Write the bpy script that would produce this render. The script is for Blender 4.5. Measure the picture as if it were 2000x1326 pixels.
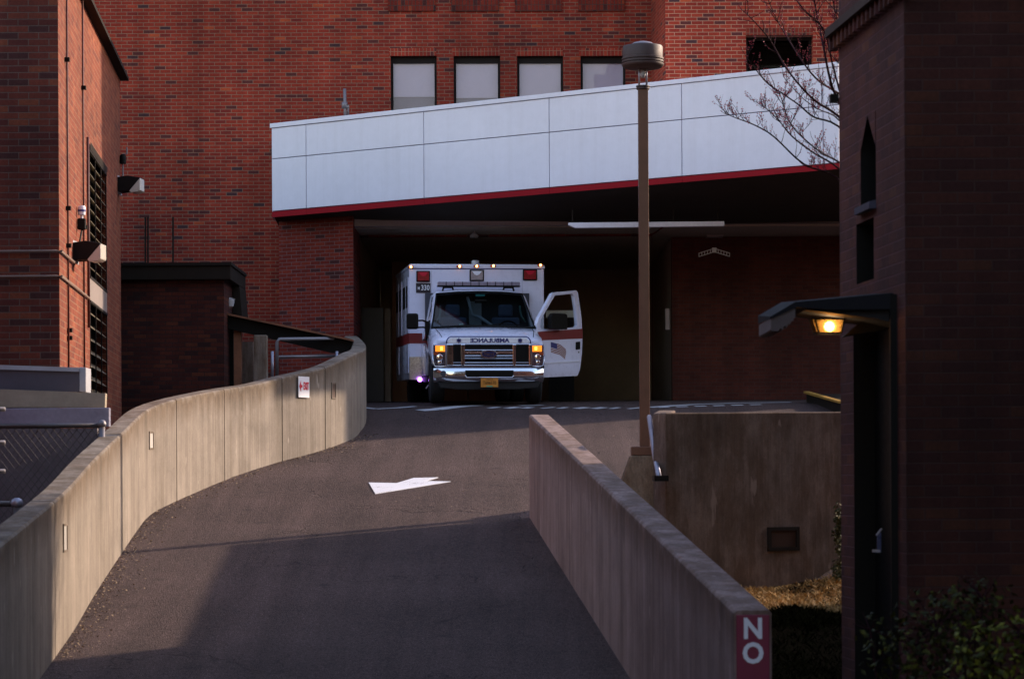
import bpy, bmesh, math, random
from mathutils import Vector, Matrix
from mathutils.geometry import tessellate_polygon
R = math.radians
random.seed(7)
scene = bpy.context.scene
for o in list(bpy.data.objects): bpy.data.objects.remove(o)

# ------------------------------------------------------------------ camera
FPX = 5000.0; CX = 1000.0; HY = 930.0          # focal length / principal point in photo pixels
ROLL = R(0.3)
cam = bpy.data.cameras.new("camera"); camo = bpy.data.objects.new("camera", cam)
scene.collection.objects.link(camo); scene.camera = camo
cam.sensor_width = 36.0; cam.lens = FPX / 2000.0 * 36.0
cam.shift_y = (HY - 663.0) / 2000.0
cam.clip_start = 0.5; cam.clip_end = 2000
camo.matrix_world = Matrix.Rotation(R(90), 4, 'X') @ Matrix.Rotation(-ROLL, 4, 'Z')
cam.dof.use_dof = True; cam.dof.focus_distance = 44.0; cam.dof.aperture_fstop = 4.5

# ------------------------------------------------------------------ world + sun
SUN_AZ = R(30.0); SUN_EL = R(20.8)             # azimuth measured from +X towards +Y
w = bpy.data.worlds.new("World"); scene.world = w; w.use_nodes = True
nt = w.node_tree; nt.nodes.clear()
sky = nt.nodes.new('ShaderNodeTexSky'); sky.sky_type = 'NISHITA'; sky.sun_disc = False
sky.sun_elevation = SUN_EL; sky.sun_rotation = math.pi / 2 - SUN_AZ
sky.air_density = 2.0; sky.dust_density = 1.0; sky.ozone_density = 3.0
tint = nt.nodes.new('ShaderNodeMixRGB'); tint.blend_type = 'MULTIPLY'; tint.inputs[0].default_value = 1.0
tint.inputs[2].default_value = (1.0, 0.87, 0.97, 1)
bg = nt.nodes.new('ShaderNodeBackground'); bg.inputs[1].default_value = 0.15
ow = nt.nodes.new('ShaderNodeOutputWorld')
nt.links.new(sky.outputs[0], tint.inputs[1]); nt.links.new(tint.outputs[0], bg.inputs[0]); nt.links.new(bg.outputs[0], ow.inputs[0])
sl = bpy.data.lights.new("sun", 'SUN'); sl.energy = 2.05; sl.angle = R(0.9); sl.color = (1.0, 0.80, 0.62)
so = bpy.data.objects.new("sun", sl); scene.collection.objects.link(so)
sdir = Vector((math.cos(SUN_AZ) * math.cos(SUN_EL), math.sin(SUN_AZ) * math.cos(SUN_EL), math.sin(SUN_EL)))
so.rotation_euler = sdir.to_track_quat('Z', 'Y').to_euler(); so.location = (20, 20, 30)
vs = scene.view_settings
vs.view_transform = 'Standard'; vs.look = 'None'; vs.gamma = 1.0; vs.use_curve_mapping = False
vs.exposure = 1.58
scene.render.engine = 'CYCLES'

# ------------------------------------------------------------------ projection helpers (photo pixel + distance -> place)
cr, sr = math.cos(ROLL), math.sin(ROLL)
def P(px, py, D):
    u = (px - CX) / FPX; v = (HY - py) / FPX
    return Vector(((cr * u + sr * v) * D, D, (-sr * u + cr * v) * D))
GP = [(-60, -2.55), (12, -2.5), (15.5, -2.42), (17.5, -2.28), (21.8, -1.73), (26, -1.17), (31, -0.50), (35, 0.08), (39, 0.65), (41.5, 1.01),
      (43, 1.18), (44.5, 1.28), (47, 1.37), (50.5, 1.49), (60, 1.55), (400, 1.6)]
def zg(D):
    for (a, za), (b, zb) in zip(GP, GP[1:]):
        if D <= b:
            t = (D - a) / (b - a); return za + (zb - za) * t
    return GP[-1][1]
def zlawn(x, D): return min(-1.14 - (28.3 - D) * .17, -1.0) if D > 19 else zg(D)
def zgx(x, D):
    return min(zg(D), zlawn(x, D) - .2) if (x > .21 + (31 - D) * .086 + .19 and 15 < D < 28.2 and (x > 1.9 or D < 27)) else zg(D)
def G(px, py):                                  # pixel on the ground surface
    lo, hi = 14.0, 47.0
    f = lambda d: P(px, py, d).z - zg(d)
    if f(lo) < 0: return P(px, py, lo)
    for _ in range(50):
        m = (lo + hi) / 2
        if f(m) > 0: lo = m
        else: hi = m
    return P(px, py, lo)

# ------------------------------------------------------------------ mesh builder
ORG = {}
def setdrop(o, fn):
    me = o.data; at = me.attributes.new('drop', 'FLOAT', 'POINT')
    L = o.location if o.parent is None else ORG[o.name]
    for i, v in enumerate(me.vertices): at.data[i].value = fn(v.co + L)
class MB:
    def __init__(s): s.v = []; s.f = []; s.m = []
    def add(s, vs_, fs, mi=0):
        n = len(s.v); s.v += [tuple(a) for a in vs_]
        for f in fs: s.f.append(tuple(n + i for i in f)); s.m.append(mi)
        return s
    def box(s, x0, x1, y0, y1, z0, z1, mi=0):
        vs_ = [(x, y, z) for z in (z0, z1) for y in (y0, y1) for x in (x0, x1)]
        return s.add(vs_, [(0, 2, 3, 1), (4, 5, 7, 6), (0, 1, 5, 4), (2, 6, 7, 3), (0, 4, 6, 2), (1, 3, 7, 5)], mi)
    def hexa(s, b, t, mi=0):                    # bottom 4 and top 4 corners, same winding (ccw from above)
        return s.add(list(b) + list(t), [(3, 2, 1, 0), (4, 5, 6, 7), (0, 1, 5, 4), (1, 2, 6, 5), (2, 3, 7, 6), (3, 0, 4, 7)], mi)
    def wallseg(s, a, b, z0a, z1a, z0b, z1b, th, mi=0):   # upright slab from a to b (xy), thickness th to the left of a->b
        a = Vector(a[:2]); b = Vector(b[:2]); d = (b - a).normalized(); n = Vector((-d.y, d.x)) * th
        A, B = a + n, b + n
        return s.hexa([(a.x, a.y, z0a), (b.x, b.y, z0b), (B.x, B.y, z0b), (A.x, A.y, z0a)],
                      [(a.x, a.y, z1a), (b.x, b.y, z1b), (B.x, B.y, z1b), (A.x, A.y, z1a)], mi)
    def bar(s, p, q, wx, wy=None, up=(0, 0, 1), mi=0):
        p = Vector(p); q = Vector(q); wy = wy or wx
        d = (q - p).normalized(); u = Vector(up)
        if abs(d.dot(u)) > .98: u = Vector((0, 1, 0))
        a = d.cross(u).normalized(); b = a.cross(d).normalized()
        c = []
        for e in (p, q):
            for sx, sy in ((-1, -1), (1, -1), (1, 1), (-1, 1)): c.append(e + a * sx * wx / 2 + b * sy * wy / 2)
        return s.add(c, [(3, 2, 1, 0), (4, 5, 6, 7), (0, 1, 5, 4), (1, 2, 6, 5), (2, 3, 7, 6), (3, 0, 4, 7)], mi)
    def tube(s, pts, r, n=8, cap=True, mi=0):
        pts = [Vector(p) for p in pts]; k = len(pts)
        rs = r if isinstance(r, (list, tuple)) else [r] * k
        base = len(s.v); prev = None
        for i, p in enumerate(pts):
            d = (pts[min(i + 1, k - 1)] - pts[max(i - 1, 0)]).normalized()
            if prev is None:
                u = Vector((0, 0, 1)) if abs(d.z) < .9 else Vector((1, 0, 0)); a = d.cross(u).normalized()
            else:
                a = (prev - d * prev.dot(d)); a = a.normalized() if a.length > 1e-6 else d.orthogonal().normalized()
            prev = a; b = d.cross(a)
            for j in range(n):
                t = 2 * math.pi * j / n; s.v.append(tuple(p + (a * math.cos(t) + b * math.sin(t)) * rs[i]))
        for i in range(k - 1):
            for j in range(n):
                j2 = (j + 1) % n; s.f.append((base + i * n + j, base + i * n + j2, base + (i + 1) * n + j2, base + (i + 1) * n + j)); s.m.append(mi)
        if cap:
            s.f.append(tuple(base + j for j in range(n))[::-1]); s.m.append(mi)
            s.f.append(tuple(base + (k - 1) * n + j for j in range(n))); s.m.append(mi)
        return s
    def lathe(s, c, prof, n=24, axis='z', mi=0):    # prof: (r, h) list
        c = Vector(c); base = len(s.v)
        for r, h in prof:
            for j in range(n):
                t = 2 * math.pi * j / n; a, b = r * math.cos(t), r * math.sin(t)
                s.v.append(tuple(c + (Vector((a, b, h)) if axis == 'z' else Vector((h, a, b)) if axis == 'x' else Vector((a, h, b)))))
        for i in range(len(prof) - 1):
            for j in range(n):
                j2 = (j + 1) % n; s.f.append((base + i * n + j, base + i * n + j2, base + (i + 1) * n + j2, base + (i + 1) * n + j)); s.m.append(mi)
        s.f.append(tuple(base + j for j in range(n))[::-1]); s.m.append(mi)
        s.f.append(tuple(base + (len(prof) - 1) * n + j for j in range(n))); s.m.append(mi)
        return s
    def prism(s, loops, origin, U, V, W, mi=0):     # loops of 2-D points (outer, holes...), extruded by vector W
        o = Vector(origin); U = Vector(U); V = Vector(V); W = Vector(W)
        pts = [p for l in loops for p in l]
        tris = tessellate_polygon([[Vector((p[0], p[1], 0)) for p in l] for l in loops])
        A = [o + U * p[0] + V * p[1] for p in pts]; B = [a + W for a in A]; n = len(pts)
        fs = [tuple(t) for t in tris] + [tuple(i + n for i in t[::-1]) for t in tris]
        k = 0
        for l in loops:
            m = len(l)
            for i in range(m): j = (i + 1) % m; fs.append((k + i, k + j, k + j + n, k + i + n))
            k += m
        return s.add(A + B, fs, mi)
    def xform(s, M):
        s.v = [tuple(M @ Vector(v)) for v in s.v]; return s
    def merge(s, o, mi=None):
        n = len(s.v); s.v += o.v
        for f, m in zip(o.f, o.m): s.f.append(tuple(n + i for i in f)); s.m.append(m if mi is None else mi)
        return s
    def build(s, name, mat, parent=None, smooth=False, bevel=0, seg=2, fix=True):
        me = bpy.data.meshes.new(name)
        o = bpy.data.objects.new(name, me)
        if parent is not None:
            org = ORG.get(parent.name, Vector((0, 0, 0))); o.parent = parent; ORG[o.name] = org
        else:
            xs = [v[0] for v in s.v]; ys = [v[1] for v in s.v]; zs = [v[2] for v in s.v]
            org = Vector(((min(xs) + max(xs)) / 2, (min(ys) + max(ys)) / 2, min(zs))); o.location = org; ORG[o.name] = org
        me.from_pydata([(v[0] - org[0], v[1] - org[1], v[2] - org[2]) for v in s.v], [], s.f)
        mats = mat if isinstance(mat, (list, tuple)) else [mat]
        for m in mats: me.materials.append(m)
        if len(mats) > 1:
            for p, mi in zip(me.polygons, s.m): p.material_index = mi
        if fix:
            bm = bmesh.new(); bm.from_mesh(me); bmesh.ops.recalc_face_normals(bm, faces=bm.faces); bm.to_mesh(me); bm.free()
        if smooth:
            for p in me.polygons: p.use_smooth = True
            if smooth == 'auto':
                try: me.set_sharp_from_angle(angle=R(35))
                except Exception: pass
        if bevel:
            md = o.modifiers.new('bevel', 'BEVEL'); md.width = bevel; md.segments = seg; md.limit_method = 'ANGLE'; md.angle_limit = R(40)
            md.harden_normals = False
        scene.collection.objects.link(o); return o

def tag(o, label, cat, group=None, kind=None):
    if label: o['label'] = label
    if cat: o['category'] = cat
    if group: o['group'] = group
    if kind: o['kind'] = kind
    return o
def thing(name, label, cat, loc=(0, 0, 0), group=None, rot=None, local=False):
    o = bpy.data.objects.new(name, None); scene.collection.objects.link(o); o.location = loc; o.empty_display_size = .2
    if rot: o.rotation_euler = rot
    ORG[o.name] = Vector((0, 0, 0)) if local else Vector(loc)
    return tag(o, label, cat, group)
def text_mb(txt, size, depth, origin, U, V, font_scale=(1, 1), align='CENTER', bold=0.0, res=3):
    cu = bpy.data.curves.new('t', 'FONT'); cu.body = txt; cu.size = size; cu.align_x = align; cu.align_y = 'CENTER'
    cu.resolution_u = res; cu.offset = bold
    to = bpy.data.objects.new('t', cu); scene.collection.objects.link(to)
    bpy.context.view_layer.update()
    me = to.to_mesh(); vs_ = [v.co.copy() for v in me.vertices]; fs = [tuple(p.vertices) for p in me.polygons]
    to.to_mesh_clear(); bpy.data.objects.remove(to); bpy.data.curves.remove(cu)
    U = Vector(U); V = Vector(V); N = U.cross(V).normalized(); o = Vector(origin)
    mb = MB(); n = len(vs_)
    A = [o + U * v.x * font_scale[0] + V * v.y * font_scale[1] for v in vs_]
    B = [a + N * depth for a in A]
    edges = {}
    for f in fs:
        for i in range(len(f)):
            e = (f[i], f[(i + 1) % len(f)]); edges[e] = 1
    side = [(a, b, b + n, a + n) for (a, b) in edges if (b, a) not in edges]
    mb.add(A + B, fs + [tuple(i + n for i in f[::-1]) for f in fs] + side); return mb

# ------------------------------------------------------------------ materials
def newmat(name):
    m = bpy.data.materials.new(name); m.use_nodes = True; n = m.node_tree; n.nodes.clear()
    out = n.nodes.new('ShaderNodeOutputMaterial'); b = n.nodes.new('ShaderNodeBsdfPrincipled'); n.links.new(b.outputs[0], out.inputs[0])
    return m, n, b
def N(n, t, **k):
    nd = n.nodes.new(t)
    for a, v in k.items(): setattr(nd, a, v)
    return nd
def mth(n, op, a, b=None, c=None):
    nd = n.nodes.new('ShaderNodeMath'); nd.operation = op
    for i, x in enumerate((a, b, c)):
        if x is None: continue
        if isinstance(x, (int, float)): nd.inputs[i].default_value = x
        else: n.links.new(x, nd.inputs[i])
    return nd.outputs[0]
def mix(n, fac, a, b, mode='MIX'):
    nd = n.nodes.new('ShaderNodeMixRGB'); nd.blend_type = mode
    for i, x in enumerate((fac, a, b)):
        if isinstance(x, (int, float)): nd.inputs[i].default_value = x
        elif isinstance(x, tuple): nd.inputs[i].default_value = (*x[:3], 1)
        else: n.links.new(x, nd.inputs[i])
    return nd.outputs[0]
def ramp(n, src, stops, interp='LINEAR'):
    nd = n.nodes.new('ShaderNodeValToRGB'); cr_ = nd.color_ramp; cr_.interpolation = interp
    while len(cr_.elements) < len(stops): cr_.elements.new(0.5)
    for e, (p, c) in zip(cr_.elements, stops):
        e.position = p; e.color = (*c, 1) if isinstance(c, tuple) else (c, c, c, 1)
    n.links.new(src, nd.inputs[0]); return nd.outputs[0]
def noise(n, vec, scale, detail=4, rough=.5):
    nd = n.nodes.new('ShaderNodeTexNoise'); nd.inputs['Scale'].default_value = scale; nd.inputs['Detail'].default_value = detail
    nd.inputs['Roughness'].default_value = rough
    if vec is not None: n.links.new(vec, nd.inputs['Vector'])
    return nd.outputs[0]
def pos(n, scale=None):
    g = n.nodes.new('ShaderNodeNewGeometry').outputs['Position']
    if scale:
        v = n.nodes.new('ShaderNodeVectorMath'); v.operation = 'MULTIPLY'; n.links.new(g, v.inputs[0]); v.inputs[1].default_value = scale; return v.outputs[0]
    return g
def bump(n, b, h, strength=.3, dist=.01):
    nd = n.nodes.new('ShaderNodeBump'); nd.inputs['Strength'].default_value = strength; nd.inputs['Distance'].default_value = dist
    n.links.new(h, nd.inputs['Height']); n.links.new(nd.outputs[0], b.inputs['Normal'])
def plain(name, col, rough=.6, metal=0, var=.12, nscale=3.0, coat=0, emit=None, es=0, spec=None, bmp=0, objc=False):
    m, n, b = newmat(name)
    vec = None
    if objc:
        tc = n.nodes.new('ShaderNodeTexCoord'); vec = tc.outputs['Object']
    else: vec = pos(n)
    f = noise(n, vec, nscale, 5, .6)
    f2 = noise(n, vec, nscale * 9, 3, .6)
    fac = mth(n, 'MULTIPLY', mth(n, 'ADD', f, mth(n, 'MULTIPLY', f2, .5)), 1.0)
    c = ramp(n, fac, [(0.45, tuple(x * (1 - var) for x in col)), (1.0, tuple(min(1, x * (1 + var)) for x in col))])
    n.links.new(c, b.inputs['Base Color'])
    b.inputs['Metallic'].default_value = metal
    rr = ramp(n, f2, [(0.3, max(.02, rough - .06)), (0.8, min(1, rough + .06))]); n.links.new(rr, b.inputs['Roughness'])
    if coat: b.inputs['Coat Weight'].default_value = coat; b.inputs['Coat Roughness'].default_value = .08
    if spec is not None: b.inputs['Specular IOR Level'].default_value = spec
    if emit: b.inputs['Emission Color'].default_value = (*emit, 1); b.inputs['Emission Strength'].default_value = es
    if bmp: bump(n, b, f2, bmp, .005)
    return m
def brickmat(name, u, bw, bh, cols, mortar, mort=.010, val=1.0, stain=.42, off=(0, 0), rough=.85, soldier=False):
    m, n, b = newmat(name)
    sp = n.nodes.new('ShaderNodeSeparateXYZ'); n.links.new(pos(n), sp.inputs[0])
    L = math.hypot(*u); ux, uy = u[0] / L, u[1] / L
    uu = mth(n, 'ADD', mth(n, 'ADD', mth(n, 'MULTIPLY', sp.outputs[0], ux), mth(n, 'MULTIPLY', sp.outputs[1], uy)), off[0] + 500 * bw)
    zz = mth(n, 'ADD', sp.outputs[2], off[1] + 200 * bh)
    row = mth(n, 'FLOOR', mth(n, 'DIVIDE', zz, bh))
    odd = mth(n, 'MODULO', row, 2.0)
    if not soldier: us = mth(n, 'ADD', uu, mth(n, 'MULTIPLY', odd, bw * .5))
    else: us = uu
    ud = mth(n, 'DIVIDE', us, bw); col = mth(n, 'FLOOR', ud)
    fu = mth(n, 'SUBTRACT', ud, col); fz = mth(n, 'SUBTRACT', mth(n, 'DIVIDE', zz, bh), row)
    wob = mth(n, 'MULTIPLY', mth(n, 'SUBTRACT', noise(n, pos(n), 45, 2), .5), .25)
    mu, mz = mort / bw, mort / bh
    du = mth(n, 'MULTIPLY', mth(n, 'MINIMUM', fu, mth(n, 'SUBTRACT', 1.0, fu)), bw)
    dz = mth(n, 'MULTIPLY', mth(n, 'MINIMUM', fz, mth(n, 'SUBTRACT', 1.0, fz)), bh)
    dd = mth(n, 'ADD', mth(n, 'MINIMUM', du, dz), mth(n, 'MULTIPLY', wob, mort * .6))
    mr = n.nodes.new('ShaderNodeMapRange'); n.links.new(dd, mr.inputs[0]); mr.inputs[1].default_value = mort * .38; mr.inputs[2].default_value = mort * .62
    brickf = mr.outputs[0]
    cv = n.nodes.new('ShaderNodeCombineXYZ'); n.links.new(col, cv.inputs[0]); n.links.new(row, cv.inputs[1])
    wn = n.nodes.new('ShaderNodeTexWhiteNoise'); wn.noise_dimensions = '2D'; n.links.new(cv.outputs[0], wn.inputs['Vector'])
    k = len(cols); tot = sum(c[1] for c in cols); acc = 0; stops = []
    for c, wt in cols: stops.append((acc / tot, tuple(x * val for x in c))); acc += wt
    bc = ramp(n, wn.outputs['Value'], stops, 'CONSTANT')
    n1 = noise(n, pos(n), 0.45, 5, .6)
    n2 = noise(n, pos(n), 30, 4, .6)
    bc = mix(n, 1.0, bc, ramp(n, n2, [(.25, .78), (.75, 1.2)]), 'MULTIPLY')
    c = mix(n, brickf, tuple(x * val for x in mortar), bc)
    c = mix(n, 1.0, c, ramp(n, n1, [(.3, 1 - stain), (.7, 1.12)]), 'MULTIPLY')
    n3 = noise(n, pos(n, (1.6, 1.6, .12)), 1.2, 5, .65)      # rain streaks running down the wall
    c = mix(n, 1.0, c, ramp(n, n3, [(.35, 1 - stain * .6), (.65, 1.06)]), 'MULTIPLY')
    n.links.new(c, b.inputs['Base Color']); b.inputs['Roughness'].default_value = rough
    b.inputs['Specular IOR Level'].default_value = .25
    h = mth(n, 'ADD', mth(n, 'MULTIPLY', brickf, 1.0), mth(n, 'MULTIPLY', n2, .35)); bump(n, b, h, .55, .006)
    return m
def concrete(name, col, u=(0, 1), board=.14, val=1.0, streak=.4, bv=.5, sx=7, top=.8):
    m, n, b = newmat(name)
    p = pos(n)
    big = noise(n, p, .7, 6, .65); fine = noise(n, p, 60, 4, .7); med = noise(n, p, 6, 5, .6)
    st = noise(n, pos(n, (sx, sx, .22 if streak > .35 else 1.2)), 1.3, 5, .7)
    st2 = noise(n, pos(n, (26, 26, .35)), 1.3, 3, .6)
    c = mix(n, 1.0, tuple(x * val for x in col), ramp(n, big, [(.3, (.80, .77, .74)), (.7, (1.12, 1.1, 1.08))]), 'MULTIPLY')
    c = mix(n, 1.0, c, ramp(n, st, [(.32, (1 - streak * .75, 1 - streak * .8, 1 - streak * .9)), (.52, (1, 1, 1)), (.72, (1.22, 1.22, 1.22))]), 'MULTIPLY')
    c = mix(n, 1.0, c, ramp(n, st2, [(.3, 1 - streak * .4), (.7, 1.12)]), 'MULTIPLY')
    c = mix(n, 1.0, c, ramp(n, fine, [(.3, .84), (.7, 1.12)]), 'MULTIPLY')
    sp = n.nodes.new('ShaderNodeSeparateXYZ'); n.links.new(p, sp.inputs[0])
    L = math.hypot(*u); uu = mth(n, 'ADD', mth(n, 'MULTIPLY', sp.outputs[0], u[0] / L), mth(n, 'MULTIPLY', sp.outputs[1], u[1] / L))
    bid = mth(n, 'FLOOR', mth(n, 'DIVIDE', uu, board))
    wn = n.nodes.new('ShaderNodeTexWhiteNoise'); wn.noise_dimensions = '1D'; n.links.new(bid, wn.inputs['W'])
    c = mix(n, 1.0, c, ramp(n, wn.outputs['Value'], [(0, 1 - .12 * bv), (1, 1 + .1 * bv)]), 'MULTIPLY')
    fr = mth(n, 'SUBTRACT', mth(n, 'DIVIDE', uu, board), bid); lin = mth(n, 'LESS_THAN', fr, .035)
    c = mix(n, mth(n, 'MULTIPLY', lin, .32 * bv), c, (.04, .03, .03))
    pits = n.nodes.new('ShaderNodeTexVoronoi'); pits.inputs['Scale'].default_value = 9; n.links.new(p, pits.inputs['Vector'])
    pf = ramp(n, pits.outputs['Distance'], [(.03, .45), (.07, 1.0)]); c = mix(n, .6, c, mix(n, 1.0, c, pf, 'MULTIPLY'))
    at_ = n.nodes.new('ShaderNodeAttribute'); at_.attribute_name = 'drop'
    stf = ramp(n, mth(n, 'ADD', at_.outputs['Fac'], mth(n, 'MULTIPLY', noise(n, pos(n, (3, 3, .9)), 1.6, 5, .7), .5)), [(.18, .0), (.30, 1.0), (.60, .0)])
    c = mix(n, mth(n, 'MULTIPLY', stf, top), c, mix(n, 1.0, c, (.50, .40, .30), 'MULTIPLY'))
    blot = noise(n, p, 2.3, 6, .7); c = mix(n, 1.0, c, ramp(n, blot, [(.3, .80), (.5, 1.0), (.7, 1.12)]), 'MULTIPLY')
    chip = noise(n, pos(n, (9, 9, 2.5)), 1.0, 2, .5); c = mix(n, ramp(n, chip, [(.70, 0.0), (.74, .55)]), c, tuple(min(1, x * 1.7) for x in col))
    n.links.new(c, b.inputs['Base Color']); b.inputs['Roughness'].default_value = .88; b.inputs['Specular IOR Level'].default_value = .3
    bump(n, b, mth(n, 'ADD', mth(n, 'MULTIPLY', fine, .5), mth(n, 'ADD', med, mth(n, 'MULTIPLY', lin, -.8))), .5, .006)
    return m
def asphalt(name, val=1.0):
    m, n, b = newmat(name); p = pos(n)
    fine = noise(n, p, 75, 3, .8); mid = noise(n, p, 22, 4, .7); big = noise(n, p, .35, 5, .6)
    vor = n.nodes.new('ShaderNodeTexVoronoi'); vor.inputs['Scale'].default_value = 55; n.links.new(p, vor.inputs['Vector'])
    c = ramp(n, fine, [(.30, (.026, .015, .014)), (.50, (.070, .044, .039)), (.70, (.23, .157, .134))])
    c = mix(n, 1.0, c, ramp(n, mid, [(.3, .65), (.7, 1.3)]), 'MULTIPLY')
    c = mix(n, 1.0, c, ramp(n, big, [(.3, .72), (.7, 1.2)]), 'MULTIPLY')
    tr = noise(n, pos(n, (2.2, .12, 0)), 1.5, 4, .55)          # tyre-worn bands along the ramp
    c = mix(n, 1.0, c, ramp(n, tr, [(.3, .78), (.7, 1.18)]), 'MULTIPLY')
    # wandering cracks
    wn = n.nodes.new('ShaderNodeTexNoise'); wn.inputs['Scale'].default_value = 1.3; wn.inputs['Detail'].default_value = 5; n.links.new(p, wn.inputs['Vector'])
    wv = n.nodes.new('ShaderNodeVectorMath'); wv.operation = 'MULTIPLY_ADD'; n.links.new(wn.outputs['Color'], wv.inputs[0]); wv.inputs[1].default_value = (.9, .9, 0); n.links.new(pos(n, (.42, .30, 0)), wv.inputs[2])
    cv = n.nodes.new('ShaderNodeTexVoronoi'); cv.feature = 'DISTANCE_TO_EDGE'; cv.inputs['Scale'].default_value = .8; n.links.new(wv.outputs[0], cv.inputs['Vector'])
    crk = ramp(n, cv.outputs['Distance'], [(.0, 1.0), (.007, 0.0)])
    msk = ramp(n, noise(n, p, .5, 3), [(.47, 0.0), (.56, 1.0)])
    cf = mth(n, 'MULTIPLY', mth(n, 'MULTIPLY', crk, msk), .65)
    c = mix(n, cf, c, (.018, .012, .012))
    # oil drips and spots
    sv = n.nodes.new('ShaderNodeTexVoronoi'); sv.inputs['Scale'].default_value = 1.1; n.links.new(p, sv.inputs['Vector'])
    so_ = ramp(n, mth(n, 'ADD', sv.outputs['Distance'], mth(n, 'MULTIPLY', mid, .12)), [(.10, 1.0), (.20, 0.0)])
    c = mix(n, mth(n, 'MULTIPLY', so_, .40), c, (.022, .015, .015))
    # darker relaid strip across the top of the ramp
    sp = n.nodes.new('ShaderNodeSeparateXYZ'); n.links.new(p, sp.inputs[0])
    yy = mth(n, 'ADD', mth(n, 'ADD', sp.outputs[1], mth(n, 'MULTIPLY', sp.outputs[0], .16)), mth(n, 'MULTIPLY', mid, .06))
    st = mth(n, 'GREATER_THAN', yy, 38.6)
    c = mix(n, mth(n, 'MULTIPLY', st, .22), c, (.05, .03, .032))
    n.links.new(c, b.inputs['Base Color']); b.inputs['Roughness'].default_value = .9; b.inputs['Specular IOR Level'].default_value = .22
    bump(n, b, mth(n, 'ADD', mth(n, 'ADD', fine, mth(n, 'MULTIPLY', vor.outputs['Distance'], .8)), mth(n, 'MULTIPLY', cf, -2.0)), .9, .012)
    return m
def glassmat(name, tintc=(.3, .35, .4), refl=.06, base=(.01, .012, .015), through=.6):
    m = bpy.data.materials.new(name); m.use_nodes = True; n = m.node_tree; n.nodes.clear()
    out = n.nodes.new('ShaderNodeOutputMaterial'); t = n.nodes.new('ShaderNodeBsdfTransparent'); t.inputs[0].default_value = (*tintc, 1)
    g = n.nodes.new('ShaderNodeBsdfGlossy'); g.inputs['Roughness'].default_value = .02; g.inputs[0].default_value = (1, 1, 1, 1)
    fr = n.nodes.new('ShaderNodeLayerWeight'); fr.inputs[0].default_value = .5
    mx = n.nodes.new('ShaderNodeMixShader')
    n.links.new(mth(n, 'ADD', mth(n, 'POWER', fr.outputs[1], 4.0), refl), mx.inputs[0]); n.links.new(t.outputs[0], mx.inputs[1]); n.links.new(g.outputs[0], mx.inputs[2])
    n.links.new(mx.outputs[0], out.inputs[0]); return m

RED_BR = [((.34, .037, .019), 34), ((.38, .043, .021), 24), ((.30, .032, .018), 20), ((.42, .052, .024), 8), ((.24, .028, .019), 6), ((.52, .085, .030), 1.2), ((.085, .034, .036), 1.3), ((.13, .030, .026), 6)]
M = {}
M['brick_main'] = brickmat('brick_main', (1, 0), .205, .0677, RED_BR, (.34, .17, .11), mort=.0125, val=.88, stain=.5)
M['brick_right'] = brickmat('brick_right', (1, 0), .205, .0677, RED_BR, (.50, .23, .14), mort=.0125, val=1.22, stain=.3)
M['brick_return'] = brickmat('brick_return', (.3, 1), .205, .0677, RED_BR, (.36, .18, .11), val=1.0)
M['brick_pier'] = brickmat('brick_pier', (.8, -.5), .205, .0677, RED_BR, (.30, .19, .17), val=.62)  # val lowered in place of an occluder, so shade sits in the colour
M['brick_soldier'] = brickmat('brick_soldier', (1, 0), .0677, .205, RED_BR, (.36, .18, .11), val=1.0, soldier=True, off=(0, .03))
M['brick_sill'] = brickmat('brick_sill', (1, 0), .0677, .105, RED_BR, (.14, .09, .07), val=.55, soldier=True)
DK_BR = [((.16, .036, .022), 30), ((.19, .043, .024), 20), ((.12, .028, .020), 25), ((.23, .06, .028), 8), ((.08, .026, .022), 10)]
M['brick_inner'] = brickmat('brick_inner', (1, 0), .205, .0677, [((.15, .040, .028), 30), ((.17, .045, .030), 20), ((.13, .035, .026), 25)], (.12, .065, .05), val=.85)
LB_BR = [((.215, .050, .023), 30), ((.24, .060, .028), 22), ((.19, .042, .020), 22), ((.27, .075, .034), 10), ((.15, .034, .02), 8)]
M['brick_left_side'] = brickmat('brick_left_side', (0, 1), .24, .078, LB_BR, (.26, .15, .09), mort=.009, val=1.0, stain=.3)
M['brick_left_front'] = brickmat('brick_left_front', (1, 0), .24, .078, DK_BR, (.15, .10, .075), mort=.010, val=1.0)  # darker bricks than the side wall's, the front's shade put into the colour
M['brick_shed'] = brickmat('brick_shed', (1, 0), .205, .0677, DK_BR, (.06, .035, .03), val=.5)  # val lowered to hold shade in the brick colour
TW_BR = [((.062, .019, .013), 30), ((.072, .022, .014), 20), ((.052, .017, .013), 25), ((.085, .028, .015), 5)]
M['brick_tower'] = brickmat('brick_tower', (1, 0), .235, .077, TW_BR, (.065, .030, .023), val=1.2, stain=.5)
M['brick_tower_side'] = brickmat('brick_tower_side', (0, 1), .235, .077, TW_BR, (.075, .026, .026), val=1.9, stain=.5)  # lighter copy of the front's brick, the side's light put into val
M['asphalt'] = asphalt('asphalt')
M['concrete'] = concrete('concrete', (.27, .23, .19), bv=.45, sx=3.0, streak=.36)
M['concrete_right'] = concrete('concrete_right', (.34, .245, .222), streak=.42, bv=.5, sx=3.5)
M['concrete_grey'] = concrete('concrete_grey', (.19, .135, .108), u=(1, 0), board=.9, streak=.3, bv=.2, sx=1.5)
M['white_panel'] = plain('white_panel', (.80, .80, .84), .42, var=.05, nscale=.9, spec=.35)
_m, _n, _b = newmat('white_panel_weathered')
_c = mix(_n, 1.0, (.83, .81, .90), ramp(_n, noise(_n, pos(_n, (5, 5, .25)), 1.2, 5, .7), [(.3, (.955, .95, .945)), (.55, (1, 1, 1))]), 'MULTIPLY')
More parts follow.
